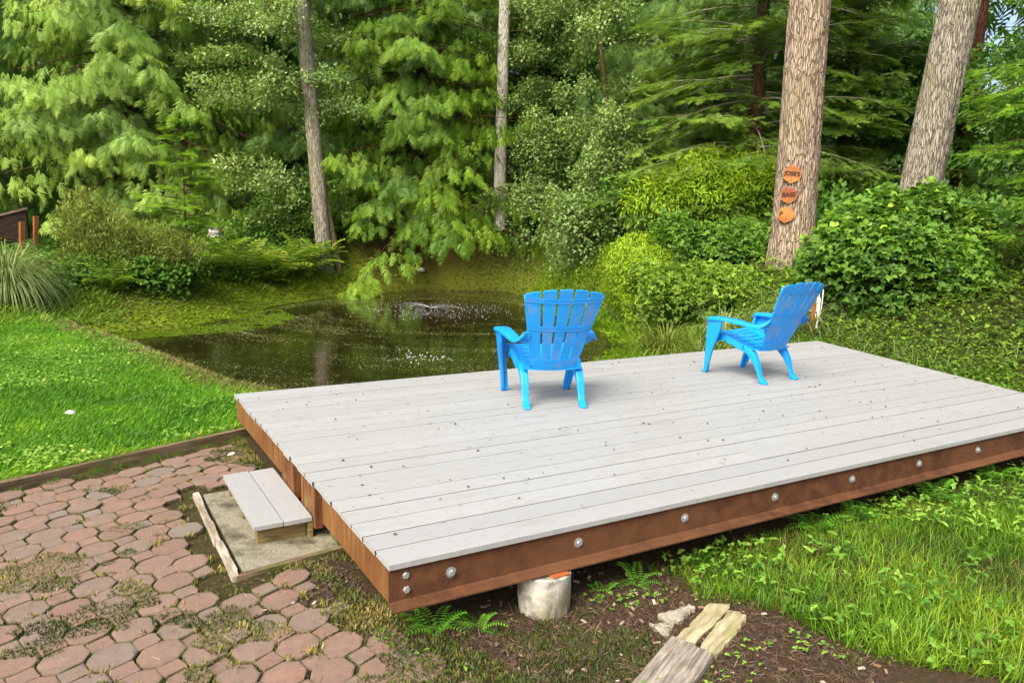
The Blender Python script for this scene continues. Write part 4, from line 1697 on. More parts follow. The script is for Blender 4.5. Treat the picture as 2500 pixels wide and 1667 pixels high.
# ------------------------------------------------------------------ big fir trunks on the right
def fir(label, base, top, r0, r1, bark, seed, H=15.0):
    base = np.asarray(base, float)
    top = np.asarray(top, float)
    z0 = float(height(base[0], base[1]))
    root = empty('fir_tree', (base[0], base[1], z0))
    tag(root, label, 'tree')
    dx = (top[:2] - base[:2]) / (top[2] - base[2])
    zs = np.array([-.4, .0, .35, .8, 1.5, 3.0, 5.0, 8.0, H])
    rs = np.array([1.42, 1.22, 1.10, 1.05, 1.02, .99, .96, .85, .5]) * r0
    pts = [(dx[0] * z, dx[1] * z, z) for z in zs]
    trunk_obj('trunk', pts, rs, bark, root, seg=84, rough=.065, freq=8.5, rings=260)
    # crown starts well above the frame
    r = np.random.default_rng(seed)
    O, D, Nn, S, B = [], [], [], [], []
    paths = []
    for k in range(46):
        z = r.uniform(6.6, H)
        a = r.uniform(0, 2 * PI)
        L = (2.6 * (1 - (z - 6) / (H - 4))) * r.uniform(.6, 1.1) + .4
        o = np.array([math.cos(a), math.sin(a), 0])
        ns = int(L * 12)
        t = r.uniform(.25, 1, ns)
        P = np.array([dx[0] * z, dx[1] * z, z]) + o * (L * t)[:, None] + np.array([-o[1], o[0], 0]) * (r.uniform(-.4, .4, ns))[:, None]
        P[:, 2] -= .15 * L * t * t
        O.append(P)
        D.append(o + r.normal(0, .5, (ns, 3)) + np.array([0, 0, -.2]))
        Nn.append(np.array([0, 0, 1.0]) + r.normal(0, .2, (ns, 3)))
        S.append(.45 * r.uniform(.7, 1.2, ns))
        B.append(.4 + r.normal(0, .12, ns))
        paths.append(([np.array([dx[0] * z, dx[1] * z, z]), np.array([dx[0] * z, dx[1] * z, z]) + o * L + np.array([0, 0, -.15 * L])], [.03, .006]))
    O, D, Nn, S, B = map(np.concatenate, (O, D, Nn, S, B))
    V, Fq, var = bake(SPRAY_FLAT, O, frames(D, Nn), S, B)
    link('crown', mk_mesh('crown', V, Fq, M['hemlock'], var=var), root)
    tubes_mesh('branches', paths, bark, root, 4)["kind"] = 'stuff'
    return root


FIR1 = (8.56, 5.50)
fir('tall straight fir trunk with orange round signs nailed to it', (8.56, 5.50, 1.0), (8.55, 5.52, 4.8), .280, .3, M['fir_bark'], 21)
fir('tall leaning grey fir trunk right of the trunk with signs', (10.34, 4.80, 1.12), (10.54, 4.49, 4.85), .268, .3, M['fir_bark_grey'], 22)

# ------------------------------------------------------------------ trees round the pond
conifer('cedar_tree', 'big pale green weeping cedar filling the upper left', polar(4.4, 22.3), 13.0, 4.1, M['cedar_pale'], M['brown_bark'], zb=.6, dens=1.4, seed=11, zmax=9.8, var0=.52, size=.40)
conifer('cedar_tree', 'dark cedar at the far left edge behind the pale cedar', polar(-6.5, 23.0), 13.0, 3.4, M['cedar_dark'], M['brown_bark'], zb=.3, dens=.9, seed=12, zmax=9.5, var0=.38)
conifer('cedar_tree', 'bright green cedar with reddish twin trunks on the far bank', polar(23.3, 20.8), 13.0, 3.25, M['cedar_green'], M['red_bark'], zb=.30, dens=1.5, seed=13, zmax=9.6, var0=.44, trunks=2, tr=.17, size=.37)
conifer('cedar_tree', 'dark blue green cedar between the pale alder and the sign trunk', polar(41.5, 20.0), 13.5, 3.6, M['cedar_dark'], M['red_bark'], zb=.6, dens=1.25, seed=14, zmax=9.4, var0=.48, size=.40)
conifer('hemlock_tree', 'feathery hemlock just left of the trunk with signs', polar(46.8, 16.5), 10.5, 3.0, M['hemlock'], M['brown_bark'], mat_twig=M['twig'], zb=.5, style='hemlock', dens=1.9, seed=15, zmax=8.0, var0=.50, size=.34)
conifer('hemlock_tree', 'dark hemlock between the two big fir trunks', polar(52.6, 18.0), 11, 2.4, M['hemlock'], M['brown_bark'], mat_twig=M['twig'], zb=.5, style='hemlock', dens=1.4, seed=16, zmax=8.5, var0=.38)
conifer('hemlock_tree', 'bright green hemlock at the right edge of the picture', polar(68.6, 11.6), 9.5, 1.95, M['hemlock_bright'], M['brown_bark'], zb=.3, style='hemlock', dens=2.5, seed=17, zmax=6.6, var0=.46, size=.21)

# a deciduous tree with a leaning stem in front of a conifer trunk
p = polar(16.4, 18.9)
root = empty('conifer_tree', (p[0], p[1], float(height(*p))))
tag(root, 'tall bare conifer trunk rising behind the leaning sapling', 'tree')
trunk_obj('trunk', [(0.0, 0, -.3), (-.02, 0, .3), (-.20, .06, 3.0), (-.40, .12, 6.0), (-.75, .2, 11)], [.22, .18, .165, .155, .13], M['fir_bark_grey'], root, seg=36, rough=.05, rings=120)
r = np.random.default_rng(5)
O = np.stack([r.normal(-.4, 1.3, 900), r.normal(0, 1.3, 900), r.uniform(8.8, 12, 900)], -1)
V, Fq, var = bake(SPRAY_FLAT, O, frames(r.normal(0, 1, (900, 3)) * np.array([1, 1, .3]), np.array([0, 0, 1.]) + r.normal(0, .3, (900, 3))), .5 * r.uniform(.6, 1.2, 900), .4 + r.normal(0, .1, 900))
link('crown', mk_mesh('crown', V, Fq, M['hemlock'], var=var), root)

broadleaf('alder_tree', 'airy pale leaved sapling with a thin leaning stem by the far bank', polar(17.5, 18.9), [(0, 0, -.2), (-.12, .06, .6), (-.34, .15, 2.0), (-.55, .3, 4.2), (-.75, .5, 7.2), (-.8, .5, 9)],
          [.085, .08, .07, .055, .04, .02], 8.8, 2.6, 95, 36000, M['alder'], M['stem_bark'], zb=1.1, seed=31, off=(-.45, .75), lsize=.085, var0=.48)
broadleaf('alder_tree', 'pale barked alder with a dense pale green crown right of the bright cedar', polar(32.2, 20.8), [(-1.25, .15, -.2), (-1.25, .15, 2), (-1.22, .15, 5), (-1.2, .15, 10)],
          [.17, .15, .14, .12], 9.0, 2.5, 130, 50000, M['alder'], M['pale_bark'], zb=.35, seed=32, off=(1.35, -.15), lsize=.085, var0=.45)
broadleaf('alder_tree', 'slender alder with a crooked mossy stem right of the dense alder', polar(37.9, 17.6), [(0, 0, -.2), (-.15, .05, 1.2), (-.42, .15, 2.6), (-.65, .2, 4.2), (-.8, .2, 8.6)],
          [.085, .08, .065, .05, .02], 8.6, 2.1, 70, 24000, M['alder'], M['stem_bark'], zb=1.6, seed=33, off=(-.2, .1), lsize=.08, var0=.52)
broadleaf('maple_tree', 'dark leaved maple behind the leaning fir trunk', polar(59.5, 19.0), [(0, 0, -.2), (0, 0, 4), (.3, 0, 9)], [.2, .16, .08], 4.0, 3.0, 60, 13000, M['maple_dark'], M['red_bark'],
          zb=.5, seed=34, lsize=.13, var0=.42)
broadleaf('maple_tree', 'dark leaved maple at the far right behind the bright hemlock', polar(65.5, 17.0), [(0, 0, -.2), (0, 0, 4), (.3, 0, 9)], [.24, .2, .08], 3.6, 2.6, 46, 11000, M['maple_dark'], M['red_bark'],
          zb=.4, seed=35, lsize=.13, var0=.40)
# pale dead branches on the alder
# deep forest: copies of the near conifers, farther and larger
protos = [o for o in COL.objects if o.parent is None and o.name.startswith(('cedar_tree', 'hemlock_tree'))]
dk = [o for o in protos if 'dark' in o["label"]]
FAR = [(-9, 30, 1.35), (-3.5, 28, 1.3), (1.5, 29, 1.35), (7.5, 27.5, 1.35), (11.5, 25.5, 1.25), (15, 28, 1.4), (19, 26, 1.3), (27.5, 27, 1.35), (31.5, 25.5, 1.3), (35.5, 26.5, 1.4),
       (38.5, 30, 1.4), (44.5, 26, 1.35), (48.5, 24, 1.25), (51.3, 29, 1.35), (70.0, 26, 1.3), (73.5, 22, 1.2)]
for i, (az, d, s_) in enumerate(FAR):
    src = dk[i % len(dk)]
    c = copy_tree(src)
    x, y = polar(az, d)
    c.location = (x, y, float(height(x, y)) - .2)
    base_rot = to_cam((x, y)) - to_cam(src.location)
    c.rotation_euler = (0, 0, base_rot + RNG.uniform(-.5, .5))
    c.scale = (s_ * RNG.uniform(.95, 1.15), s_ * RNG.uniform(.95, 1.15), s_)
    c["label"] = 'dark conifer deep in the forest behind the trees round the pond'
    c["group"] = 'dark conifers deep in the forest'

# far wood that closes the view
r = np.random.default_rng(77)
n = 13000
az = r.uniform(-14, 78, n)
dd = r.uniform(35, 44, n)
zz = r.uniform(0, 1, n) ** .8 * 19
k = ~(((az - 60.6) / 1.5) ** 2 + ((zz - 9.0) / 2.6) ** 2 < 1 + .8 * r.normal(0, .5, n))
az, dd, zz = az[k], dd[k], zz[k]
O = np.stack([CAM[0] + dd * np.sin(np.radians(az)), CAM[1] + dd * np.cos(np.radians(az)), zz], -1)
D = r.normal(0, 1, (len(O), 3)) * np.array([1, 1, .4]) + np.array([0, 0, -.7])
V, Fq, var = bake(SPRAY, O, frames(D, np.stack([-np.sin(np.radians(az)), -np.cos(np.radians(az)), .8 + 0 * az], -1) + r.normal(0, .4, (len(O), 3))), 1.5 * r.uniform(.6, 1.3, len(O)), .34 + r.normal(0, .12, len(O)))
tag(link('far_wood', mk_mesh('far_wood', V, Fq, M['maple_dark'], var=var)), 'dark mass of distant conifers closing the view', None, None, 'stuff')

# ------------------------------------------------------------------ shrubs
bush('willow_shrub', 'bright yellow green narrow leaved shrub arching over the pond bank left of the ivy slope', polar(39.2, 13.4),
     [(0, 0, .35, 1.25, 1.1, .95), (.6, -.4, .25, .9, .8, .8), (-.7, .3, .2, .9, .9, .75), (.2, .3, .8, .8, .8, .65)], 27000, LEAF_N, .085, M['lime'], seed=41, var0=.44, droop=.5, grad=.16, min_sd=.1)
bush('willow_shrub', 'tall lime green shrub behind the arching one, left of the sign trunk', polar(43.8, 15.2),
     [(0, 0, .7, 1.1, .9, 1.0), (.8, -.5, .9, .85, .7, .8), (-.8, .4, .5, .8, .7, .8), (1.35, -.9, 1.1, .55, .5, .55)], 22000, LEAF_N, .105, M['lime'], seed=42, var0=.55, droop=.45, grad=.2)
bush('bramble_thicket', 'leafy green bramble thicket between the two big fir trunks', polar(55.3, 11.0),
     [(0, 0, .35, 1.0, .9, .85), (.6, -.5, .2, .7, .6, .65), (-.25, .2, .3, .5, .5, .55), (.25, .0, .75, .6, .55, .5), (.05, .0, 1.0, .28, .28, .38), (.5, -.25, 1.05, .3, .3, .4), (.95, -.6, .75, .3, .3, .42)], 16000, TRI, .112, M['bramble'], seed=43, jit=.2, var0=.43, droop=.25, grad=.2, aspect=1.1)
bush('bramble_thicket', 'lower dark bramble thicket left of the foot of the sign trunk', polar(45.8, 13.2),
     [(0, 0, .1, .8, .7, .5), (-.9, .7, .1, .9, .8, .65), (.6, -.5, .0, .5, .5, .25)], 9000, TRI, .10, M['bramble'], seed=44, var0=.42, droop=.25)
bush('alder_thicket', 'pale leaved thicket at the foot of the dense alder on the far bank', polar(33.0, 19.9),
     [(0, 0, .3, 1.3, 1.0, 1.2), (1.2, -.6, .2, 1.2, 1.0, 1.1), (-1.2, .5, .2, .8, .8, .9), (2.2, -1.3, .2, 1.0, .9, 1.0), (-.5, -.2, 1.7, 1.0, .8, 1.2), (.9, -.4, 1.9, 1.1, .8, 1.2)], 34000, LEAF, .085, M['alder'], seed=45, var0=.42, min_sd=.3)
bush('alder_thicket', 'pale leaved thicket hanging over the right shore of the pond', polar(36.3, 16.9),
     [(0, 0, .3, 1.1, .9, 1.1), (.7, -.7, .3, 1.0, .9, 1.1), (-.8, .6, .2, .9, .8, 1.0), (.3, 0, 1.4, 1.0, .8, .9)], 19000, LEAF, .08, M['alder'], seed=55, var0=.40, min_sd=.15)
bush('slope_thicket', 'mixed bramble and grass thicket on the slope behind the left of the right chair', polar(44.6, 12.0),
     [(0, 0, .1, 1.0, .9, .55), (.9, -.7, .1, .9, .8, .5), (-.8, .6, .1, .9, .8, .5), (1.7, -1.5, .05, .8, .8, .4)], 13000, TRI, .085, M['cover'], seed=56, var0=.42, droop=.2, min_sd=.1)
bush('undergrowth_shrub', 'dark green undergrowth behind the tall lime shrub', polar(46.5, 16.0),
     [(0, 0, .3, 1.6, 1.2, 1.2), (-1.8, 1.2, .2, 1.4, 1.2, 1.1), (1.4, -1.2, .2, 1.2, 1.0, 1.0)], 9000, LEAF, .12, M['bramble'], seed=46, var0=.36)
bush('undergrowth_shrub', 'dark green undergrowth behind the bramble thicket at right', polar(58.5, 14.5),
     [(0, 0, .1, 1.4, 1.2, .9), (1.4, -1.0, .1, 1.3, 1.2, .8), (2.6, -2.1, .1, 1.3, 1.2, .8), (-1.2, 1.0, .1, 1.2, 1.0, .9)], 9000, LEAF, .12, M['maple_dark'], seed=47, var0=.42)
bush('undergrowth_shrub', 'dark leafy undergrowth under the pale weeping cedar', polar(8.0, 20.0),
     [(0, 0, .1, 1.6, 1.0, .9), (2.0, 0, .1, 1.4, 1.0, .9), (-1.8, 0, .1, 1.4, 1.0, .7), (3.6, -.1, .1, 1.1, .9, .9)], 9000, LEAF, .10, M['bramble'], seed=48, var0=.38)
bush('undergrowth_shrub', 'dark leafy undergrowth at the foot of the leaning sapling', polar(15.8, 20.6),
     [(0, 0, .1, 1.0, .8, 1.0), (1.1, -.2, .1, .7, .6, .8), (-1.0, .2, .1, .8, .7, 1.1), (.3, .2, .9, .9, .7, .8)], 8000, LEAF, .09, M['maple_dark'], seed=49, var0=.44)
bush('laurel_shrub', 'olive green feathery shrub beside the pampas grass', polar(2.4, 15.3),
     [(0, 0, .35, .75, .7, .95), (.75, -.05, .3, .7, .6, .75), (-.35, .1, .8, .5, .5, .75), (1.25, -.1, .2, .6, .6, .6)], 13000, LEAF_N, .09, M['olive'], seed=50, var0=.44, droop=-.5, grad=.25)
bush('bank_shrub', 'low dark broad leaved shrub at the water side of the olive shrub', polar(4.2, 14.9),
     [(0, 0, .1, .7, .5, .45), (-.8, .1, .1, .6, .5, .45), (.8, .1, .05, .6, .5, .4)], 4200, LEAF, .085, M['bramble'], seed=51, var0=.34)
bush('bank_shrub', 'low green shrub on the bank below the ferns', polar(10.4, 17.4),
     [(0, 0, .05, .8, .5, .42), (.9, .3, .05, .7, .5, .4), (-.9, -.1, .05, .6, .5, .4)], 4200, LEAF, .075, M['bramble'], seed=52, var0=.46)
bush('bank_shrub', 'low ivy covered mound right of the ferns on the far bank', polar(18.3, 20.2),
     [(0, 0, .05, .9, .5, .45), (1.0, .2, .05, .8, .5, .40), (-.9, -.1, .05, .7, .5, .4)], 4200, LEAF, .075, M['bramble'], seed=53, var0=.42)


# small conifer sapling by the water
conifer('hemlock_sapling', 'small bright green conifer sapling on the bank', polar(7.2, 16.7), 2.9, 1.05, M['hemlock_bright'], M['brown_bark'], zb=.12, style='fir', dens=3.2, seed=61, tr=.025, size=.2, var0=.46, power=.9, back=.6, cat='sapling')


# pampas-like grass clump
def clump(name, label, xy, n, L, mat_leaf, seed, spread=.12, wid=.5, droop=1.0, cat='grass clump'):
    r = np.random.default_rng(seed)
    z0 = float(height(*xy))
    root = empty(name, (xy[0], xy[1], z0))
    tag(root, label, cat)
    V, Fq, vv = [], [], []
    b = 0
    for i in range(n):
        a = r.uniform(0, 2 * PI)
        el = r.uniform(.75, 1.5)
        l = L * r.uniform(.6, 1.1)
        o = np.array([math.cos(a), math.sin(a), 0])
        sd_ = np.array([-o[1], o[0], 0])
        p = o * r.uniform(0, spread)
        d = o * math.cos(el) + np.array([0, 0, math.sin(el)])
        w = .007 * wid * 2
        bv = .45 + r.normal(0, .16)
        for s_ in range(8):
            ww = w * (1 - (s_ / 7.3) ** 2)
            V += [p - sd_ * ww, p + sd_ * ww]
            vv += [bv - .2 + .05 * s_] * 2
            if s_:
                Fq.append((b - 2, b - 1, b + 1, b))
            b += 2
            p = p + d * l / 7
            d = nrm(d + np.array([0, 0, -.16 * droop * (1 + .25 * s_)]))
    link('blades', mk_mesh('blades', np.array(V), np.array(Fq), mat_leaf, var=vv), root)
    return root


clump('pampas_grass', 'large arching pale grass clump at the left edge by the lawn', polar(-3.3, 14.2), 1300, 1.18, M['pampas'], 71, .22, .6, 1.8)
clump('pampas_grass', 'smaller pale grass clump between the olive shrub and the sapling', polar(5.6, 16.6), 420, 1.1, M['pampas'], 72, .15, .7, 1.5)
for i, (az, d, nb, L, mm, lab) in enumerate(((41.6, 10.6, 260, .55, 'olive', 'tawny grass tussock at the edge of the ivy slope nearest the pond'), (45.6, 10.5, 150, .5, 'pampas', 'pale grass tussock in the middle of the ivy slope'),
                                             (44.3, 9.4, 160, .45, 'olive', 'short tawny tussock behind the left rear of the right chair'), (50.2, 10.1, 160, .7, 'pampas', 'thin pale grass tussock at the foot of the sign trunk'))):
    clump('grass_tussock', lab, polar(az, d), nb, L, M[mm], 80 + i, .35, .6, 1.4)

# ferns
FERNS = [(11.0, 17.3, 1.05, 'fern', 'sword fern left of the leaning sapling, first from the conifer sapling'), (12.8, 17.6, 1.05, 'fern', 'sword fern left of the leaning sapling, second from the conifer sapling'),
         (14.6, 18.2, 1.1, 'fern', 'sword fern just left of the leaning sapling'), (2.6, 14.6, .7, 'fern', 'drooping fern under the olive shrub'), (6.2, 15.6, .6, 'fern', 'small brownish fern at the water side of the bank'),
         (16.3, 18.9, .75, 'fern', 'small fern below the leaning sapling'), (9.4, 18.8, .9, 'fern', 'sword fern behind the conifer sapling')]
for i, (az, d, L, mm, lab) in enumerate(FERNS):
    p = polar(az, d)
    fern('sword_fern', lab, (p[0], p[1], float(height(*p))), 30, L * 1.15, M[mm], 90 + i, (.45, 1.2), var0=.56)
NEARF = [(.20, .02, .17, 9, 'small fern under the near left corner of the steel beam'), (.37, -.03, .14, 7, 'small fern between the deck corner and the concrete pier'), (1.02, .02, .10, 6, 'tiny fern right of the concrete pier'),
         (1.22, .02, .16, 8, 'small fern under the beam, second right of the concrete pier'), (1.62, .04, .16, 8, 'small fern under the beam where the grass starts'), (2.42, .0, .20, 9, 'fern under the middle of the steel beam'),
         (2.75, .0, .24, 10, 'larger fern under the steel beam in the grass'), (3.45, -.02, .26, 10, 'fern under the beam toward the right edge'), (4.15, .02, .26, 10, 'fern under the beam at the right edge of the picture')]
for i, (x, y, L, n, lab) in enumerate(NEARF):
    fern('lady_fern', lab, (x, y, float(height(x, y)) - .004), n, L, M['fern_green'], 110 + i, (.15, .9), var0=.44, spread=.03)

# ------------------------------------------------------------------ lawn, rough grass, ground cover
def lawn_keep(x, y):
    return on_lawn(x, y) & (y > edge_line(x) + .045) & (poly_sd(POND, x, y) > .14) & ~((x > -.02) & (y < 3.1)) & (x < 1.0) & (y < 9.6)


P = pts_in(330000, -2.4, 1.2, 1.9, 10.2, lawn_keep)
dist = np.hypot(P[:, 0] - CAM[0], P[:, 1] - CAM[1])
P = P[RNG.random(len(P)) < np.clip(1.2 - dist / 16, .35, 1)]
sdp = poly_sd(POND, P[:, 0], P[:, 1])
dry = (RNG.random(len(P)) < np.clip(1.2 - sdp / .55, 0, .88)) & (P[:, 1] < 9.6)
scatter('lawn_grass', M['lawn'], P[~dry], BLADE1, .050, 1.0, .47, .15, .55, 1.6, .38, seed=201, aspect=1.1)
scatter('dry_grass', M['straw'], P[dry], BLADE1, .062, .8, .35, .16, .6, 2.0, .25, seed=202)
P = pts_in(60000, -2.6, 1.2, 1.9, 9.8, lambda x, y: lawn_keep(x, y) & (poly_sd(POND, x, y) > .30) & (fbm(x * .9 + 4, y * .9, 0, 3) + .25 * fbm(x * 5, y * 5) > .64))
P = np.column_stack([P, height(P[:, 0], P[:, 1]) + RNG.uniform(.02, .045, len(P))])
scatter('clover', M['clover'], P, ROUND, .024, var0=.48, jit=.14, lean=.35, flat=True, seed=203)

GB = np.array([(1.30, .10), (1.40, -.05), (1.36, -.22), (1.46, -.43), (1.50, -.63), (1.52, -.82), (1.66, -1.02), (1.80, -1.20), (2.2, -1.9), (7.0, -1.9), (7.0, .02), (5.2, .05), (3.0, .08), (2.0, .12)])


def rough_keep(x, y):
    s_ = poly_sd(GB, x, y)
    return s_ < -.02 + .16 * (fbm(x * 6, y * 6) - .5)


P = pts_in(150000, 1.2, 6.5, -1.9, .15, rough_keep)
dl = np.hypot(P[:, 0] - CAM[0], P[:, 1] - CAM[1])
P = P[(RNG.random(len(P)) < .30 + .75 * fbm(P[:, 0] * 2.2, P[:, 1] * 2.2)) & (RNG.random(len(P)) < np.clip(1.25 - dl / 10, .3, 1))]
lng = .042 + .062 * fbm(P[:, 0] * 1.8 + 5, P[:, 1] * 1.8, 0, 3)
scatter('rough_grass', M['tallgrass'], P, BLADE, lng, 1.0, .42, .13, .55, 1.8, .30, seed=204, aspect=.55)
P = pts_in(20000, 1.25, 6.5, -1.9, .15, lambda x, y: rough_keep(x, y) & (fbm(x * 2.3 + 2, y * 2.3 + 1, 0, 3) > .52))
scatter('dead_grass', M['straw'], P[:3500], BLADE, .09, .5, .5, .15, .9, 2, .2, seed=205, aspect=.5)
P = pts_in(6000, 1.3, 6.5, -1.9, .18, lambda x, y: rough_keep(x, y) & (.5 * fbm(x * 1.6 + 7, y * 1.6 + 3, 0, 3) + .5 * fbm(x * 7, y * 7) > .47))
P = np.column_stack([P, height(P[:, 0], P[:, 1]) + RNG.uniform(.03, .11, len(P))])
scatter('buttercup_leaves', M['clover'], P, TRI, .040, var0=.36, jit=.15, lean=.40, flat=True, seed=206, aspect=1.25)

# slope of ground ivy and bramble behind and right of the deck
COV = np.array([(5.35, -.3), (5.5, .5), (6.3, 3.2), (5.6, 4.6), (6.6, 6.4), (7.3, 8.0), (7.9, 9.6), (8.3, 12), (12, 12), (18, 8), (18, 0), (9, -1.5)])


def cov_keep(x, y):
    return (poly_sd(COV, x, y) < .05) & (poly_sd(POND, x, y) > .15)


P = pts_in(230000, 5.2, 13.5, -.8, 11, cov_keep)
dl = np.hypot(P[:, 0] - CAM[0], P[:, 1] - CAM[1])
P = P[RNG.random(len(P)) < np.clip(1.5 - dl / 12, .28, 1)]
hgt = .02 + .16 * sst(P[:, 0], 6.4, 8.5) * fbm(P[:, 0] * 1.4, P[:, 1] * 1.4, 0, 3)
P3 = np.column_stack([P, height(P[:, 0], P[:, 1]) + hgt * RNG.uniform(.2, 2.0, len(P))])
big = RNG.random(len(P3)) < sst(P3[:, 0], 6.4, 9) * .9
scatter('ground_ivy', M['cover'], P3[~big], ROUND2, .036, var0=.42, jit=.11, lean=.40, flat=True, patch=.9, patch_amp=.22, seed=207)
scatter('bramble_cover', M['cover'], P3[big][:19000], TRI, .078, var0=.40, jit=.15, lean=.45, flat=True, patch=.9, patch_amp=.28, seed=208, aspect=1.1)
P = pts_in(26000, 5.2, 11.5, -.8, 9, lambda x, y: cov_keep(x, y) & (fbm(x * 1.1 + 3, y * 1.1 + 9, 0, 3) > .50))
scatter('slope_grass', M['pampas'], P[:5000], BLADE, .22, .9, .42, .14, .6, 1, .2, seed=209, aspect=.35)
P = pts_in(16000, 5.0, 8.0, -.5, 5.5, lambda x, y: (x > right_end(y) + .02) & (x < right_end(y) + 1.3) & (poly_sd(POND, x, y) > .1))
scatter('deck_side_grass', M['lawn'], P, BLADE1, .06, 1.0, .30, .12, .45, 1.3, .2, seed=210)

# north and west bank
def bank_keep(x, y):
    s_ = poly_sd(POND, x, y)
    bare_ = np.exp(-(((x - 7.3) / 1.6) ** 2 + ((y - 16.4) / 1.0) ** 2))
    return (s_ > .05) & ((y > 9.8) | ((x < -.3) & (y > 9.3))) & (RNG.random(np.shape(x)) > bare_ * 1.2)


P = pts_in(120000, -4.5, 10.5, 9.3, 18.5, lambda x, y: bank_keep(x, y) & (poly_sd(POND, x, y) < 1.5 + .8 * fbm(x, y)))
scatter('bank_moss', M['margin'], P[:32000], ROUND2, .055, var0=.40, jit=.16, lean=.30, flat=True, patch=1.1, patch_amp=.45, seed=211)
P = pts_in(90000, -4.5, 10.5, 9.3, 19, lambda x, y: bank_keep(x, y) & (poly_sd(POND, x, y) > .5) & (poly_sd(POND, x, y) < 3.2) & (fbm(x * .8, y * .8 + 5) > .44))
scatter('bank_grass', M['tallgrass'], P[:22000], BLADE1, .15, 1.0, .48, .14, .5, .9, .3, seed=212, aspect=.6)
P = pts_in(120000, -6, 14, 9.6, 26, lambda x, y: bank_keep(x, y) & (poly_sd(POND, x, y) > 1.6))
P3 = np.column_stack([P, height(P[:, 0], P[:, 1]) + RNG.uniform(.02, .22, len(P))])
scatter('forest_floor_leaves', M['bramble'], P3[:30000], LEAF, .11, var0=.40, jit=.14, lean=.45, flat=True, patch=.6, patch_amp=.3, seed=213)
P = pts_in(40000, -7, -.2, 15.5, 27, lambda x, y: x < -1.2 - 0 * y)
scatter('far_lawn_grass', M['lawn'], P[:16000], BLADE1, .13, 1.0, .52, .10, .5, .7, .2, seed=214)
# green margin on the near right shore
P = pts_in(60000, 4.4, 8.6, 4.6, 12.5, lambda x, y: (poly_sd(POND, x, y) > -.55 * fbm(x * 1.3, y * 1.3)) & (poly_sd(POND, x, y) < .8))
P3 = np.column_stack([P, np.maximum(height(P[:, 0], P[:, 1]), ZW) + .008])
scatter('shore_weed', M['margin'], P3[:12000], ROUND2, .045, var0=.36, jit=.15, lean=.25, flat=True, patch=1.3, patch_amp=.4, seed=215)
P = pts_in(60000, 4.8, 9.0, 5.0, 13.0, lambda x, y: (poly_sd(POND, x, y) > .05) & (poly_sd(POND, x, y) < 1.3))
scatter('shore_grass', M['tallgrass'], P[:9000], BLADE1, .17, 1.0, .50, .14, .5, .9, .3, seed=216, aspect=.55)

# ------------------------------------------------------------------ round signs on the fir
def text_mesh(txt, size):
    c = bpy.data.curves.new('t', 'FONT')
    c.body = txt
    c.size = size
    c.align_x = 'CENTER'
    c.align_y = 'CENTER'
    c.extrude = .002
    c.offset = .0026
    o = bpy.data.objects.new('t', c)
    COL.objects.link(o)
    dg = bpy.context.evaluated_depsgraph_get()
    me = bpy.data.meshes.new_from_object(o.evaluated_get(dg))
    bpy.data.objects.remove(o)
    bpy.data.curves.remove(c)
    me.name = 'lettering'
    me.materials.clear()
    me.materials.append(M['letter'])
    return me


tc = to_cam(FIR1)
SIGNS = [(2.29, -.02, .128, 'sign_orange', 'sign_yellow', "JOSE'S", .080, 'topmost orange round wooden sign on the fir, carved with JOSE\'S', .10),
         (1.99, -.045, .120, 'sign_red', 'sign_orange', 'BASS', .088, 'middle reddish round wooden sign on the fir, carved with BASS', -.06),
         (1.705, -.065, .116, 'sign_yellow', 'sign_orange', 'P', .10, 'lowest yellow round wooden sign on the fir, half hidden by leaves', .05)]
for z, lat, rad, mt, mt2, txt, sz, lab, roll in SIGNS:
    a = tc - .16
    rr = .325
    px = FIR1[0] + rr * math.cos(a) + lat * math.sin(tc) * -1
    py = FIR1[1] + rr * math.sin(a) + lat * math.cos(tc)
    root = empty('wooden_sign', (px, py, z))
    root.rotation_euler = (PI / 2, roll, tc + PI / 2)
    tag(root, lab, 'sign', 'round signs on the fir trunk')
    mb = MB()
    n = 40
    ring = []
    r = np.random.default_rng(int(z * 100))
    for k in range(n):
        an = 2 * PI * k / n
        q = rad * (1 + .03 * math.sin(3 * an + z) + .012 * r.normal())
        y = q * math.sin(an)
        x = q * math.cos(an) * (1 if y > -.3 * rad else 1.0)
        if y < -.55 * rad:
            x *= 1 - .75 * (-y / rad - .55) / .45
            y *= 1.04
        ring.append((x, y))
    mb.prism(ring, -.045, .0, .004)
    mb.build('disc', M[mt], root)
    # lower half was planed away: a paler facet just proud of the face
    low = [(x * .97, y * .98) for x, y in ring if y < -.18 * rad]
    low.sort(key=lambda p: math.atan2(p[1] + .5 * rad, p[0]))
    mb = MB()
    mb.prism(low, -.001, .003, 0)
    mb.build('lower_facet', M[mt2], root)
    mb = MB()
    mb.prism([(-.006, -rad * .98), (.006, -rad * .98), (.004, -rad * .2), (-.004, -rad * .2)], .0031, .0048, 0)
    mb.build('groove', M['sign_red'], root)
    link('lettering', text_mesh(txt, sz), root, (-.0 if len(txt) > 1 else -.07, .012, .003))

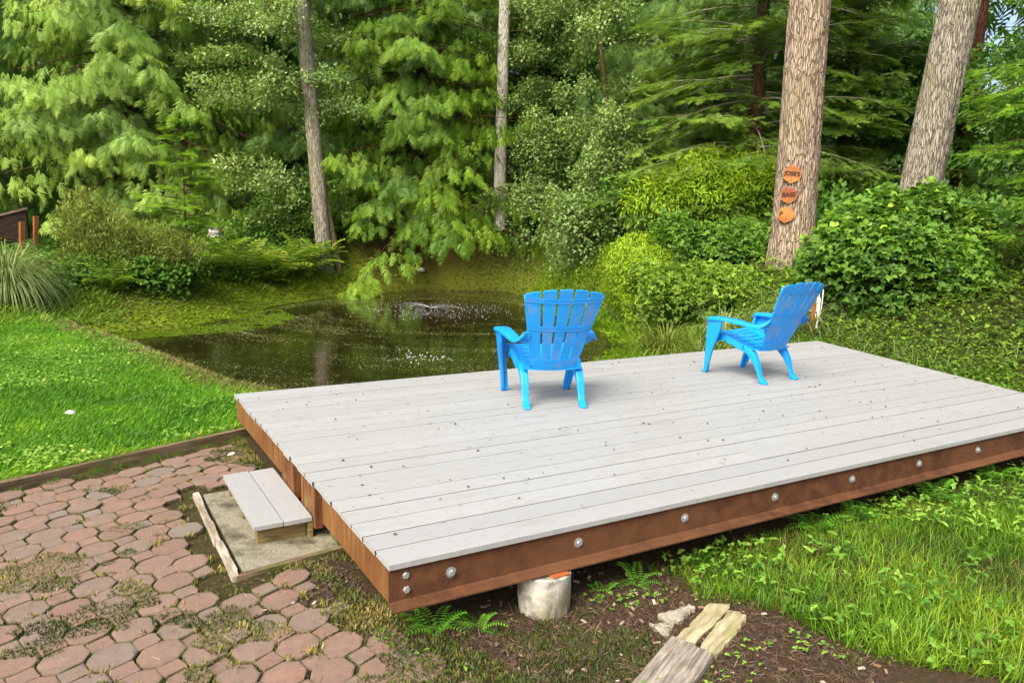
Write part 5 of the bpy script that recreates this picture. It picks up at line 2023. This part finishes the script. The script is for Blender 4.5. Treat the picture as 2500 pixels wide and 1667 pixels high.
# ------------------------------------------------------------------ post with white pipe and rope
p = polar(51.55, 10.0)
zg = float(height(*p))
root = empty('rope_post', (p[0], p[1], zg))
tag(root, 'reddish wooden post with a white pipe and cord, behind the right chair', 'post')
mb = MB()
mb.tube([(0, 0, -.1), (0, 0, .60)], [.042, .040], 14)
mb.build('post', M['post_wood'], root)
ang = to_cam(p) + PI / 2
dx, dy = math.cos(ang), math.sin(ang)
mb = MB()
mb.tube([(dx * .05 - dy * -.05, dy * .05 + dx * -.05, .05), (dx * .055 - dy * -.05, dy * .055 + dx * -.05, .42)], [.014, .014], 10)
mb.build('pipe', M['white_pvc'], root)
for k in range(2):
    pts = [(dx * (.05 - .04 * k) * math.cos(t * PI * .9), dy * (.05 - .04 * k) * math.cos(t * PI * .9) - .05, .52 - .36 * math.sin(t * PI) ** .8 * (1 - .25 * k)) for t in np.linspace(0, 1, 14)]
    mb = MB()
    mb.tube(pts, [.006] * 14, 6)
    mb.build('cord', M['rope'], root, smooth=True)
mb = MB()
mb.tube([(0, -.045, .26), (-dx * .25, -dy * .25 - .03, .25)], [.006, .006], 6)
mb.build('cord', M['rope'], root)

# ------------------------------------------------------------------ pond: duckweed and fountain
FX, FY = 5.33, 11.58
r = np.random.default_rng(301)
pts = []
for k in range(10500):
    rad = r.uniform(1.9, 9.5)
    a0 = r.uniform(0, 2 * PI)
    span = r.uniform(.08, .55) * 3.0 / rad ** .6
    m_ = int(r.uniform(12, 46))
    a = a0 + r.uniform(0, span, m_)
    rr = rad + (a - a0) * r.uniform(.1, .5) + r.normal(0, .028, m_)
    pts.append(np.stack([FX + rr * np.cos(a) * 1.05, FY + rr * np.sin(a)], -1))
P = np.concatenate(pts)
k = poly_sd(POND, P[:, 0], P[:, 1]) < -.03
P = P[k]
pr_, pa_ = np.hypot(P[:, 0] - FX, P[:, 1] - FY), np.arctan2(P[:, 1] - FY, P[:, 0] - FX)
dens = .6 * fbm(pr_ * 2.6 - pa_ * 1.5 + 20, pa_ * 1.1 + 9, 0, 3) + .4 * fbm(P[:, 0] * .5 + 2, P[:, 1] * .5, 0, 3)
P = P[r.random(len(P)) < .05 + 3.2 * np.clip(dens - .44, 0, 1)]
P3 = np.column_stack([P, np.full(len(P), ZW + .004)])
scatter('duckweed', M['duckweed'], P3, ROUND, .019, var0=.45, jit=.2, lean=.04, flat=False, seed=302) if False else None


def flat_specks(name, m, P3, size, var0, jit, seed, T=ROUND2):
    r = np.random.default_rng(seed)
    n = len(P3)
    a = r.uniform(0, 2 * PI, n)
    D = np.stack([np.cos(a), np.sin(a), np.zeros(n)], -1)
    Nn = np.array([0, 0, 1.0]) + r.normal(0, .03, (n, 3))
    V, Fq, var = bake(T, P3, frames(D, Nn), size * r.uniform(.5, 1.5, n), var0 + r.normal(0, jit, n))
    return tag(link(name, mk_mesh(name, V, Fq, m, var=var)), kind='stuff')


flat_specks('duckweed', M['duckweed'], P3, .0125, .46, .24, 302)
# thick floating weed in the western corner, off the near right shore and in rafts near the deck
P = pts_in(60000, -.6, 2.6, 9.0, 12.6, lambda x, y: (poly_sd(POND, x, y) < .1) & (poly_sd(POND, x, y) > -.75 - .5 * fbm(x * 2, y * 2)) & (y > 9.9 + .12 * x) & (fbm(x * 3, y * 3 + 2) > .36))
flat_specks('floating_weed', M['margin'], np.column_stack([P, np.full(len(P), ZW + .005)])[:6000], .026, .38, .18, 303)
P = pts_in(60000, 1.2, 7.4, 4.0, 9.5, lambda x, y: (poly_sd(POND, x, y) < -.1) & (fbm(x * 1.1 + 8, y * 1.7 + 1, 0, 4) > .60))
flat_specks('floating_weed', M['margin'], np.column_stack([P, np.full(len(P), ZW + .005)])[:1500], .017, .36, .18, 304)

foun = empty('pond_fountain', (FX, FY, ZW))
tag(foun, 'low bubbling fountain spraying a ring of droplets in the pond', 'fountain')
mb = MB()
mb.tube([(0, 0, -.3), (0, 0, .03)], [.05, .04], 12)
mb.build('nozzle', M['roof_dark'], foun)
r = np.random.default_rng(305)
paths = []
for k in range(24):
    a = r.uniform(0, 2 * PI)
    L = r.uniform(.3, .9)
    h = r.uniform(.02, .07)
    t = np.linspace(0, 1, 6)
    paths.append((np.stack([L * t * math.cos(a), L * t * math.sin(a), .04 + 4 * h * t * (1 - t)], -1), np.linspace(.0022, .001, 6)))
sp_ = tubes_mesh('water_jets', paths, M['spray_water'], foun, 3)
sp_["kind"] = 'stuff'
n = 520
a = r.uniform(0, 2 * PI, n)
rr = np.abs(r.normal(1.05, .5, n))
O = np.stack([rr * np.cos(a), rr * np.sin(a), np.where(r.random(n) < .7, .006, r.uniform(.01, .12, n))], -1)
TD = (np.array([(0, 0, .5), (.5, 0, 0), (0, .5, 0), (-.5, 0, 0), (0, -.5, 0)], float), np.array([(0, 1, 2), (0, 2, 3), (0, 3, 4), (0, 4, 1)]), np.zeros(5))
V, Fq, var = bake(TD, O, np.tile(np.eye(3), (n, 1, 1)), .013 * r.uniform(.5, 1.4, n), np.zeros(n))
o = link('droplets', mk_mesh('droplets', V, Fq, M['spray_water'], var=var), foun)
o["kind"] = 'stuff'
# second bubbling spot nearer the deck
bub = empty('bubbling_spot', (3.09, 6.985, ZW))
tag(bub, 'patch of foam bubbles on the water nearer the deck', 'bubbles')
n = 60
O = np.stack([r.normal(0, .22, n), r.normal(0, .26, n), np.full(n, .004)], -1)
V, Fq, var = bake(TD, O, np.tile(np.eye(3), (n, 1, 1)), .014 * r.uniform(.4, 1.5, n), np.zeros(n))
o = link('bubbles', mk_mesh('bubbles', V, Fq, M['spray_water'], var=var), bub)
o["kind"] = 'stuff'


# ------------------------------------------------------------------ stones, stump, far shed
def rock(name, label, xyz, size, seed, m='rock', flat=.6, cat='stone'):
    r = np.random.default_rng(seed)
    nu, nv = 12, 8
    V = []
    for j in range(nv + 1):
        th = PI * j / nv
        for i in range(nu):
            ph = 2 * PI * i / nu
            d = np.array([math.sin(th) * math.cos(ph), math.sin(th) * math.sin(ph), math.cos(th)])
            q = 1 + .45 * (float(noise(d[0] * 1.7 + seed, d[1] * 1.7 + 4, d[2] * 1.7 + 9)) - .5)
            V.append(d * q * np.array([1, .8, flat]) * size)
    Fq = []
    for j in range(nv):
        for i in range(nu):
            i2 = (i + 1) % nu
            Fq.append((j * nu + i, (j + 1) * nu + i, (j + 1) * nu + i2, j * nu + i2))
    o = link(name, mk_mesh(name, V, np.array(Fq), M[m], smooth=True), None, xyz, (0, 0, seed))
    return tag(o, label, cat)


rock('stone', 'small white stone on the bare far bank of the pond', (6.9, 15.75, float(height(6.9, 15.75)) + .03), .11, 3)
rock('stone', 'pale flat stone lying in the lawn', (-1.017, 4.066, float(height(-1.017, 4.066)) + .02), .050, 5, flat=.45)
rock('stone', 'pale chip of stone on the paving by the edging board', (-.10, 2.62, .012), .030, 7, flat=.5)
p = polar(8.9, 19.4)
root = empty('tree_stump', (p[0], p[1], float(height(*p))))
tag(root, 'broken grey tree stump behind the conifer sapling', 'stump')
trunk_obj('trunk', [(0, 0, -.2), (0, 0, .3), (.03, 0, .6), (.05, 0, .85)], [.24, .19, .17, .14], M['pale_bark'], root, seg=24, rough=.12, freq=5, rings=20)
# ramp and posts beyond the left lawn
p0 = polar(-3.6, 19.4)
root = empty('wooden_ramp', (p0[0], p0[1], float(height(*p0))))
tag(root, 'dark wooden ramp side with a pale cap board at the far left edge', 'ramp')
mb = MB()
mb.add([(-1.6, 0, -.1), (.55, 0, -.1), (.55, 0, .82), (-1.6, 0, .15), (-1.6, .9, -.1), (.55, .9, -.1), (.55, .9, .82), (-1.6, .9, .15)],
       [(0, 1, 2, 3), (7, 6, 5, 4), (0, 4, 5, 1), (1, 5, 6, 2), (2, 6, 7, 3), (3, 7, 4, 0)])
mb.build('side_panel', M['roof_dark'], root)
mb = MB()
mb.add([(-1.62, -.03, .155), (.57, -.03, .825), (.57, .92, .825), (-1.62, .92, .155), (-1.62, -.03, .20), (.57, -.03, .875), (.57, .92, .875), (-1.62, .92, .20)],
       [(0, 3, 2, 1), (4, 5, 6, 7), (0, 1, 5, 4), (1, 2, 6, 5), (2, 3, 7, 6), (3, 0, 4, 7)])
mb.build('cap_board', M['grey_wood'], root)
for az_, d_, h_, lab in ((-2.35, 18.9, .62, 'orange brown wooden post at the far left, nearest the ramp'), (-1.6, 19.1, .74, 'thin orange brown wooden post at the far left, second from the ramp'),
                         (1.25, 19.4, .9, 'orange brown wooden post half hidden behind the olive shrub')):
    p = polar(az_, d_)
    mb = MB()
    mb.box(-.045, .045, -.045, .045, -.1, h_)
    tag(mb.build('wooden_post', M['post_wood'], None, (p[0], p[1], float(height(*p))), (0, .06, .4), bevel=.006), lab, 'post')

# pale dead branches
for k, (az_, d_, z_, L_, tilt_) in enumerate(((28.2, 20.5, 7.35, 1.35, .22), (28.0, 20.6, 6.35, 1.2, .10), (28.4, 20.4, 6.45, .7, 0.02))):
    pass

# ------------------------------------------------------------------ litter, moss, weeds
# bits of leaf and cone on the deck
r = np.random.default_rng(401)
n = 300
P = np.stack([r.uniform(.05, 6.1, n), r.uniform(.05, 3.0, n)], -1)
P = P[P[:, 0] < right_end(P[:, 1]) - .05]
P3 = np.column_stack([P, np.full(len(P), DECK_Z + .004)])
V, Fq, var = bake(T_leaf(.3, .25), P3, frames(np.column_stack([r.normal(0, 1, (len(P), 2)), r.normal(0, .15, len(P))]), np.array([0, 0, 1.]) + r.normal(0, .3, (len(P), 3))),
                  .016 * r.uniform(.4, 1.5, len(P)), .12 + .35 * r.random(len(P)) ** 2)
tag(link('leaf_bits', mk_mesh('leaf_bits', V, Fq, M['litter'], var=var)), kind='stuff')
n = 170
P = np.stack([r.uniform(.05, 6.1, n), r.uniform(.05, 3.0, n)], -1)
P = P[P[:, 0] < right_end(P[:, 1]) - .05]
mb = MB()
for x, y in P:
    a = r.uniform(0, PI)
    L = r.uniform(.010, .035)
    mb.tube([(x, y, DECK_Z + .003), (x + L * .5 * math.cos(a), y + L * .5 * math.sin(a), DECK_Z + .005), (x + L * math.cos(a + .5), y + L * math.sin(a + .5), DECK_Z + .003)], [.0009] * 3, 3, cap=False)
o = mb.build('fir_needles', M['grey_wood'])
o["kind"] = 'stuff'


# soil litter in front of and beside the deck
DIRT = np.array([(-.16, .80), (.02, .95), (.06, .02), (1.3, .06), (1.45, -.5), (1.55, -.9), (1.3, -1.3), (.3, -1.3), (.10, -.45), (-.08, .15), (-.18, .5)])
T_NEEDLE = (np.array([(-.02, 0, 0), (.02, 0, 0), (.02, .5, .05), (-.02, .5, .05), (.012, 1, 0), (-.012, 1, 0)], float), np.array([(0, 1, 2), (0, 2, 3), (3, 2, 4), (3, 4, 5)]), np.zeros(6))
P = pts_in(60000, -.6, 1.9, -1.4, 1.0, lambda x, y: poly_sd(DIRT, x, y) < .05 * fbm(x * 5, y * 5))
P = P[:15000]
P3 = np.column_stack([P, height(P[:, 0], P[:, 1]) + r.uniform(.002, .012, len(P))])
a = r.uniform(0, 2 * PI, len(P3))
D = np.stack([np.cos(a), np.sin(a), r.normal(0, .2, len(a))], -1)
V, Fq, var = bake(T_NEEDLE, P3, frames(D, np.array([0, 0, 1.]) + r.normal(0, .3, (len(a), 3))), .034 * r.uniform(.4, 1.6, len(a)), .15 + .75 * r.random(len(a)) ** 1.7)
tag(link('needle_litter', mk_mesh('needle_litter', V, Fq, M['litter'], var=var)), kind='stuff')
P = pts_in(30000, -.9, 2.3, -1.5, 1.1, lambda x, y: poly_sd(DIRT, x, y) < .30 * fbm(x * 5, y * 5))[:650]
P3 = np.column_stack([P, height(P[:, 0], P[:, 1]) + r.uniform(.004, .012, len(P))])
a = r.uniform(0, 2 * PI, len(P3))
T_CHIP = (np.array([(-.22, 0, 0), (.22, .05, 0), (.18, .95, .02), (-.2, 1, .03), (-.2, .04, -.15), (.2, .08, -.15), (.16, .9, -.12), (-.18, .95, -.12)], float),
          np.array([(0, 1, 2, 3), (0, 4, 5, 1), (1, 5, 6, 2), (2, 6, 7, 3), (3, 7, 4, 0)]), np.zeros(8))
V, Fq, var = bake(T_CHIP, P3, frames(np.stack([np.cos(a), np.sin(a), r.normal(0, .12, len(a))], -1), np.array([0, 0, 1.]) + r.normal(0, .25, (len(a), 3))), .022 * r.uniform(.3, 1.5, len(a)), .45 + .6 * r.random(len(a)))
tag(link('wood_chips', mk_mesh('wood_chips', V, Fq, M['litter'], var=var)), kind='stuff')
# clods
P = pts_in(30000, -.5, 1.9, -1.4, 1.0, lambda x, y: poly_sd(DIRT, x, y) < .02)[:2600]
P3 = np.column_stack([P, height(P[:, 0], P[:, 1]) + .001])
V, Fq, var = bake(TD, P3, frames(r.normal(0, 1, (len(P3), 3)) * np.array([1, 1, .2]), np.array([0, 0, 1.]) + r.normal(0, .3, (len(P3), 3))), .022 * r.uniform(.4, 1.7, len(P3)), .08 + .25 * r.random(len(P3)))
tag(link('soil_clods', mk_mesh('soil_clods', V, Fq, M['litter'], var=var)), kind='stuff')

# moss in the joints of the paving, thick in patches
T_MOSS = (np.array([(-.16, 0, 0), (.16, 0, 0), (.02, 1, .15)], float), np.array([(0, 1, 2)]), np.array([-.2, -.2, .2]))
def moss_keep(x, y):
    """only in joints: away from the middle of every stone"""
    u = ((np.stack([x, y], -1) - origin) @ np.linalg.inv(np.stack([e1 * PA, e2 * PB_])))
    fu, fv = u[:, 0] - np.floor(u[:, 0]), u[:, 1] - np.floor(u[:, 1])
    ok = np.ones(len(x), bool)
    for (cu, cv, hx, hy, cut) in ((0, 0, .168, .146, 1), (1, 0, .168, .146, 1), (0, 1, .168, .146, 1), (1, 1, .168, .146, 1), (.5, .5, .168, .146, 1),
                                  (.5, 0, .09, .08, 0), (.5, 1, .09, .08, 0), (0, .5, .09, .08, 0), (1, .5, .09, .08, 0)):
        ax, ay = np.abs(fu - cu) * PA, np.abs(fv - cv) * PB_
        inside = (ax < hx / 2 - .004) & (ay < hy / 2 - .004)
        if cut:
            inside &= (ax / .085 + ay / .073) < 1.45
        ok &= ~inside
    return ok


def patio_dom(x, y):
    lim = np.interp(y, [-2, -.6, -.15, .2, .5, .75, .95, 2.0, 3.0], [.50, .40, .25, .10, .0, -.02, .0, .04, .04])
    return (x < lim) & (y < edge_line(x) - .01) & (poly_sd(np.array([(-.44, .78), (.6, .95), (.6, 1.98), (-.44, 1.97)]), x, y) > 0)


P = pts_in(420000, -2.1, .45, -1.3, 2.95, patio_dom)
mz = fbm(P[:, 0] * 3.1 + 1.5, P[:, 1] * 3.1 + 4, 0, 3)
joint = moss_keep(P[:, 0], P[:, 1])
P_j = P[joint & (r.random(len(P)) < np.clip((mz - .30) * 3.2, .12, 1))]
edge_d = np.interp(P[:, 1], [-2, -.6, -.15, .2, .5, .75, .95, 2.0, 3.0], [.34, .27, .12, -.03, -.10, -.16, -.05, .02, .02]) - P[:, 0]
over = (mz + .30 * np.exp(-np.maximum(edge_d, 0) / .16) > .655) & (r.random(len(P)) < .6)
P_o = P[over & ~joint]


def moss_obj(name, P, z, size, var0, jit, amp, seed, m='moss'):
    r = np.random.default_rng(seed)
    n = len(P)
    a = r.uniform(0, 2 * PI, n)
    h = np.stack([np.cos(a), np.sin(a), np.zeros(n)], -1)
    D = h * r.uniform(.2, 1.6, (n, 1)) + np.array([0, 0, .8])
    pz = fbm(P[:, 0] * 4 + 9, P[:, 1] * 4 + 2, 0, 3)
    V, Fq, var = bake(T_MOSS, np.column_stack([P, z + 0 * P[:, 0]]), frames(D, -h + np.array([0, 0, .4])), size * r.uniform(.5, 1.4, n), var0 + amp * (pz - .5) * 2 + r.normal(0, jit, n))
    return tag(link(name, mk_mesh(name, V, Fq, M[m], var=var)), kind='stuff')


moss_obj('joint_moss', P_j, -.010 + r.uniform(0, .008, len(P_j)), .014, .42, .14, .45, 501)
moss_obj('patch_moss', P_o, .006 + 0 * P_o[:, 0], .015, .40, .17, .6, 502)
# moss and small plants on the soil
P = pts_in(90000, -.3, 1.9, -1.4, .9, lambda x, y: (poly_sd(DIRT, x, y) < .1) & (fbm(x * 3.3 + 6, y * 3.3, 0, 3) > .55))
moss_obj('soil_moss', P[:30000], height(P[:30000, 0], P[:30000, 1]), .017, .34, .15, .3, 503)
P = pts_in(90000, -.5, .9, -1.3, .4, lambda x, y: (fbm(x * 4.5 + 1, y * 4.5 + 3, 0, 3) > .52) & (x > np.interp(y, [-1.3, -.6, -.15, .2, .5], [.0, -.05, -.1, -.12, -.15])) & ((y < -.06) | (x < .0)))
moss_obj('soil_moss', P[:24000], height(P[:24000, 0], P[:24000, 1]) + .004, .013, .30, .14, .25, 507)
P = pts_in(9000, -.3, 1.9, -1.0, .1, lambda x, y: (poly_sd(DIRT, x, y) < 0) & (fbm(x * 4 + 2, y * 4 + 6, 0, 2) > .66))[:130]
P = np.column_stack([P, height(P[:, 0], P[:, 1]) + r.uniform(.01, .03, len(P))])
scatter('soil_seedlings', M['clover'], P, TRI, .026, var0=.36, jit=.13, lean=.25, flat=True, seed=504)
# dry moss tufts
P = pts_in(4000, -1.7, .4, -1.2, 2.6, patio_dom)
P = P[moss_keep(P[:, 0], P[:, 1])][:110]
tuft = np.repeat(P, 26, 0) + r.normal(0, .017, (len(P) * 26, 2))
moss_obj('dry_moss', tuft, .001 + 0 * tuft[:, 0], .022, .74, .15, .2, 505)
# needles and straw blown over the paving
P = pts_in(9000, -2.0, .1, -1.2, 2.8, patio_dom)[:3200]
P3 = np.column_stack([P, np.full(len(P), .011)])
a = r.uniform(0, 2 * PI, len(P3))
V, Fq, var = bake(T_NEEDLE, P3, frames(np.stack([np.cos(a), np.sin(a), r.normal(0, .1, len(a))], -1), np.array([0, 0, 1.]) + r.normal(0, .3, (len(a), 3))), .026 * r.uniform(.4, 1.5, len(a)), .25 + .75 * r.random(len(a)))
tag(link('paving_litter', mk_mesh('paving_litter', V, Fq, M['litter'], var=var)), kind='stuff')
# yellowing blades along the edging board
t = r.uniform(-2.6, .1, 1500)
P = np.stack([t, edge_line(t) + r.uniform(.035, .10, 1500)], -1)
scatter('edge_grass', M['tallgrass'], P, BLADE, .075, 1.0, .62, .2, .7, 2, .2, seed=506, aspect=.6)
